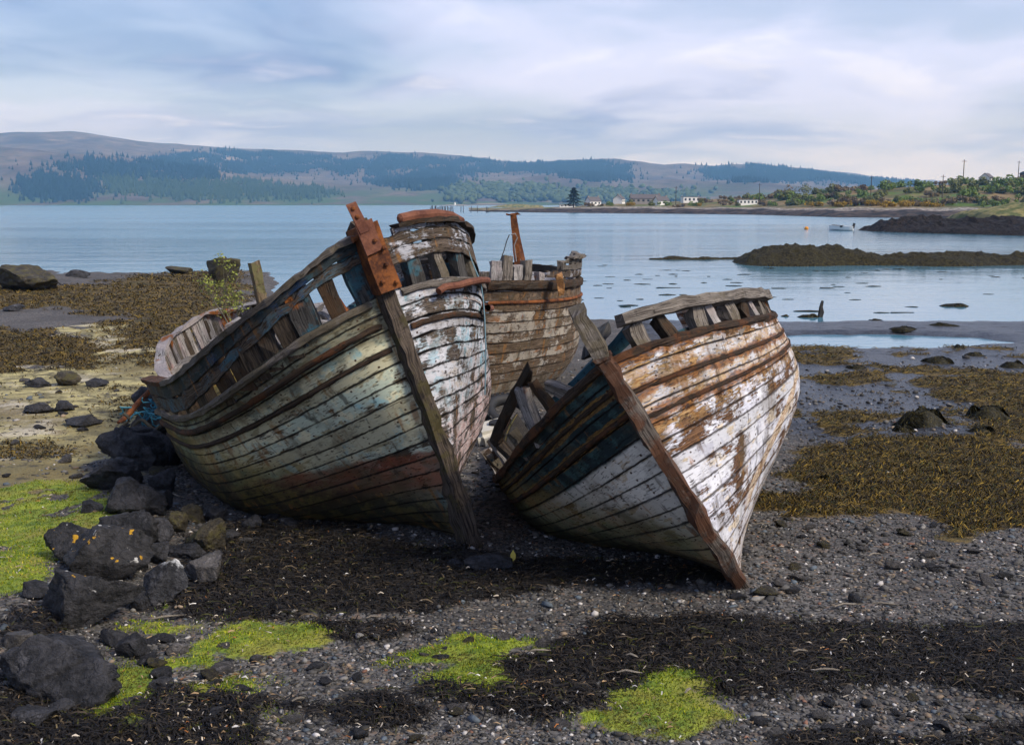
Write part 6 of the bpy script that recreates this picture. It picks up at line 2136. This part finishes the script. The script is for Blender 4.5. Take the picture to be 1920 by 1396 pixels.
# floating weed rafts in the shallows
r = np.random.default_rng(105)
n_ = 330
y = r.uniform(35, 64, n_)
x = r.uniform(-2, .55, n_) * y * .5 + r.uniform(0, 1, n_) * y * .25
keep = x > 1
x, y = x[keep], y[keep]
n_ = len(x)
s_ = r.uniform(.04, .2, n_)
jit = 1 + .35 * r.normal(size=(n_, len(pv_), 1))
V = np.stack([x, y, 0 * x], -1)[:, None] + pv_[None] * jit * np.stack([s_ * 2.4, s_ * .9, .02 + s_ * .05], -1)[:, None]
F = (pf_[None] + len(pv_) * np.arange(n_)[:, None, None]).reshape(-1, 3).astype(np.int32)
tag(mesh_obj('floating_weed', V.reshape(-1, 3), F, m_weed), 'dark weed breaking the surface of the shallows', kind='stuff')

x, y, r = scatter(520000, 4.2, 14.5, 106, pw=1.6, spread=.58)
z, g, wk, b, yl = ground_z(x, y)
keep = g > .2 + .6 * r.random(len(x)) * (.35 + .65 * sstep(fb2(x, y, 3.0, 150, 4), -.5, .5))
x, y, z = x[keep], y[keep], z[keep]
n_ = len(x)
hgt = r.uniform(.008, .024, n_) * (.8 + .03 * y)
a_ = r.uniform(0, 6.28, n_)
wv = r.uniform(.003, .006, n_) * (.7 + .05 * y)
ln = r.normal(size=(n_, 2)) * .5
base = np.stack([x, y, z - .006], -1)
sd_ = np.stack([np.cos(a_), np.sin(a_), 0 * a_], -1) * wv[:, None]
tip = base + np.stack([ln[:, 0] * hgt, ln[:, 1] * hgt, hgt], -1)
V = np.stack([base - sd_, base + sd_, tip], 1).reshape(-1, 3)
patch = sstep(fb2(x, y, 1.6, 140, 3), -.3, .5)[:, None]
cl_ = pick_cols(r, [(0.075, 0.135, 0.008), (0.17, 0.235, 0.010), (0.30, 0.32, 0.018), (0.33, 0.27, 0.04)], [28, 34, 28, 10], n_, .25)
old = sstep(fb2(x, y, 2.8, 171, 4), .05, .5)[:, None] * .8
cl_ = cl_ * (1 - old) + np.array([0.115, 0.095, 0.028]) * old * (1 + .3 * r.normal(size=(n_, 1)))
cl_ = np.clip(cl_ * (.72 + .45 * patch), .004, 1)
tag(mesh_obj('turf', V, np.arange(n_ * 3).reshape(-1, 3).astype(np.int32), m_blade, cols=dict(tint=np.repeat(cl_, 3, axis=0))), 'short bright green turf in patches on the shore', 'grass', kind='stuff')

# bits of shell, straw and leaf lying over the drifts
x, y, r = scatter(9000, 4.3, 13, 108, pw=1.8)
z, g, wk, b, yl = ground_z(x, y)
n_ = len(x)
cl_ = pick_cols(r, [(0.42, 0.36, 0.28), (0.30, 0.20, 0.11), (0.55, 0.52, 0.48), (0.30, 0.12, 0.04), (0.16, 0.12, 0.06)], [30, 25, 14, 8, 23], n_, .25)
keep = r.random(n_) < .25 + .75 * sstep(fb2(x, y, 1.2, 160, 3), .0, .5)
x, y, z, cl_ = x[keep], y[keep], z[keep], cl_[keep]
n_ = len(x)
V, F, tc = ribbons(np.stack([x, y, z + .016], -1), r.uniform(0, 6.28, n_), r.uniform(.012, .055, n_), r.uniform(.004, .013, n_), r.uniform(.003, .014, n_), .4, cl_, 2, 15)
tag(mesh_obj('shore_litter', V, F, m_blade, cols=dict(tint=tc)), 'pale bits of shell and straw over the weed', kind='stuff')

# ------------------------------------------------------------------ hazy air over the whole place
hz_ = bmesh.new()
bmesh.ops.create_cube(hz_, size=1.0)
me = bpy.data.meshes.new('haze')
hz_.to_mesh(me)
hz_.free()
haze = bpy.data.objects.new('haze', me)
haze.scale = (13600, 8600, 320)
haze.location = (0, 3500, 320 / 2 - 6)
C.objects.link(haze)
mh = bpy.data.materials.new('hazy_air')
mh.use_nodes = True
mh.node_tree.nodes.clear()
pv = mh.node_tree.nodes.new('ShaderNodeVolumePrincipled')
pv.inputs['Color'].default_value = (0.22, 0.52, 1.0, 1)
pv.inputs['Density'].default_value = 0.00020
pv.inputs['Absorption Color'].default_value = (1, 1, 1, 1)
mo_ = mh.node_tree.nodes.new('ShaderNodeOutputMaterial')
mh.node_tree.links.new(pv.outputs[0], mo_.inputs['Volume'])
me.materials.append(mh)
tag(haze, kind='stuff')
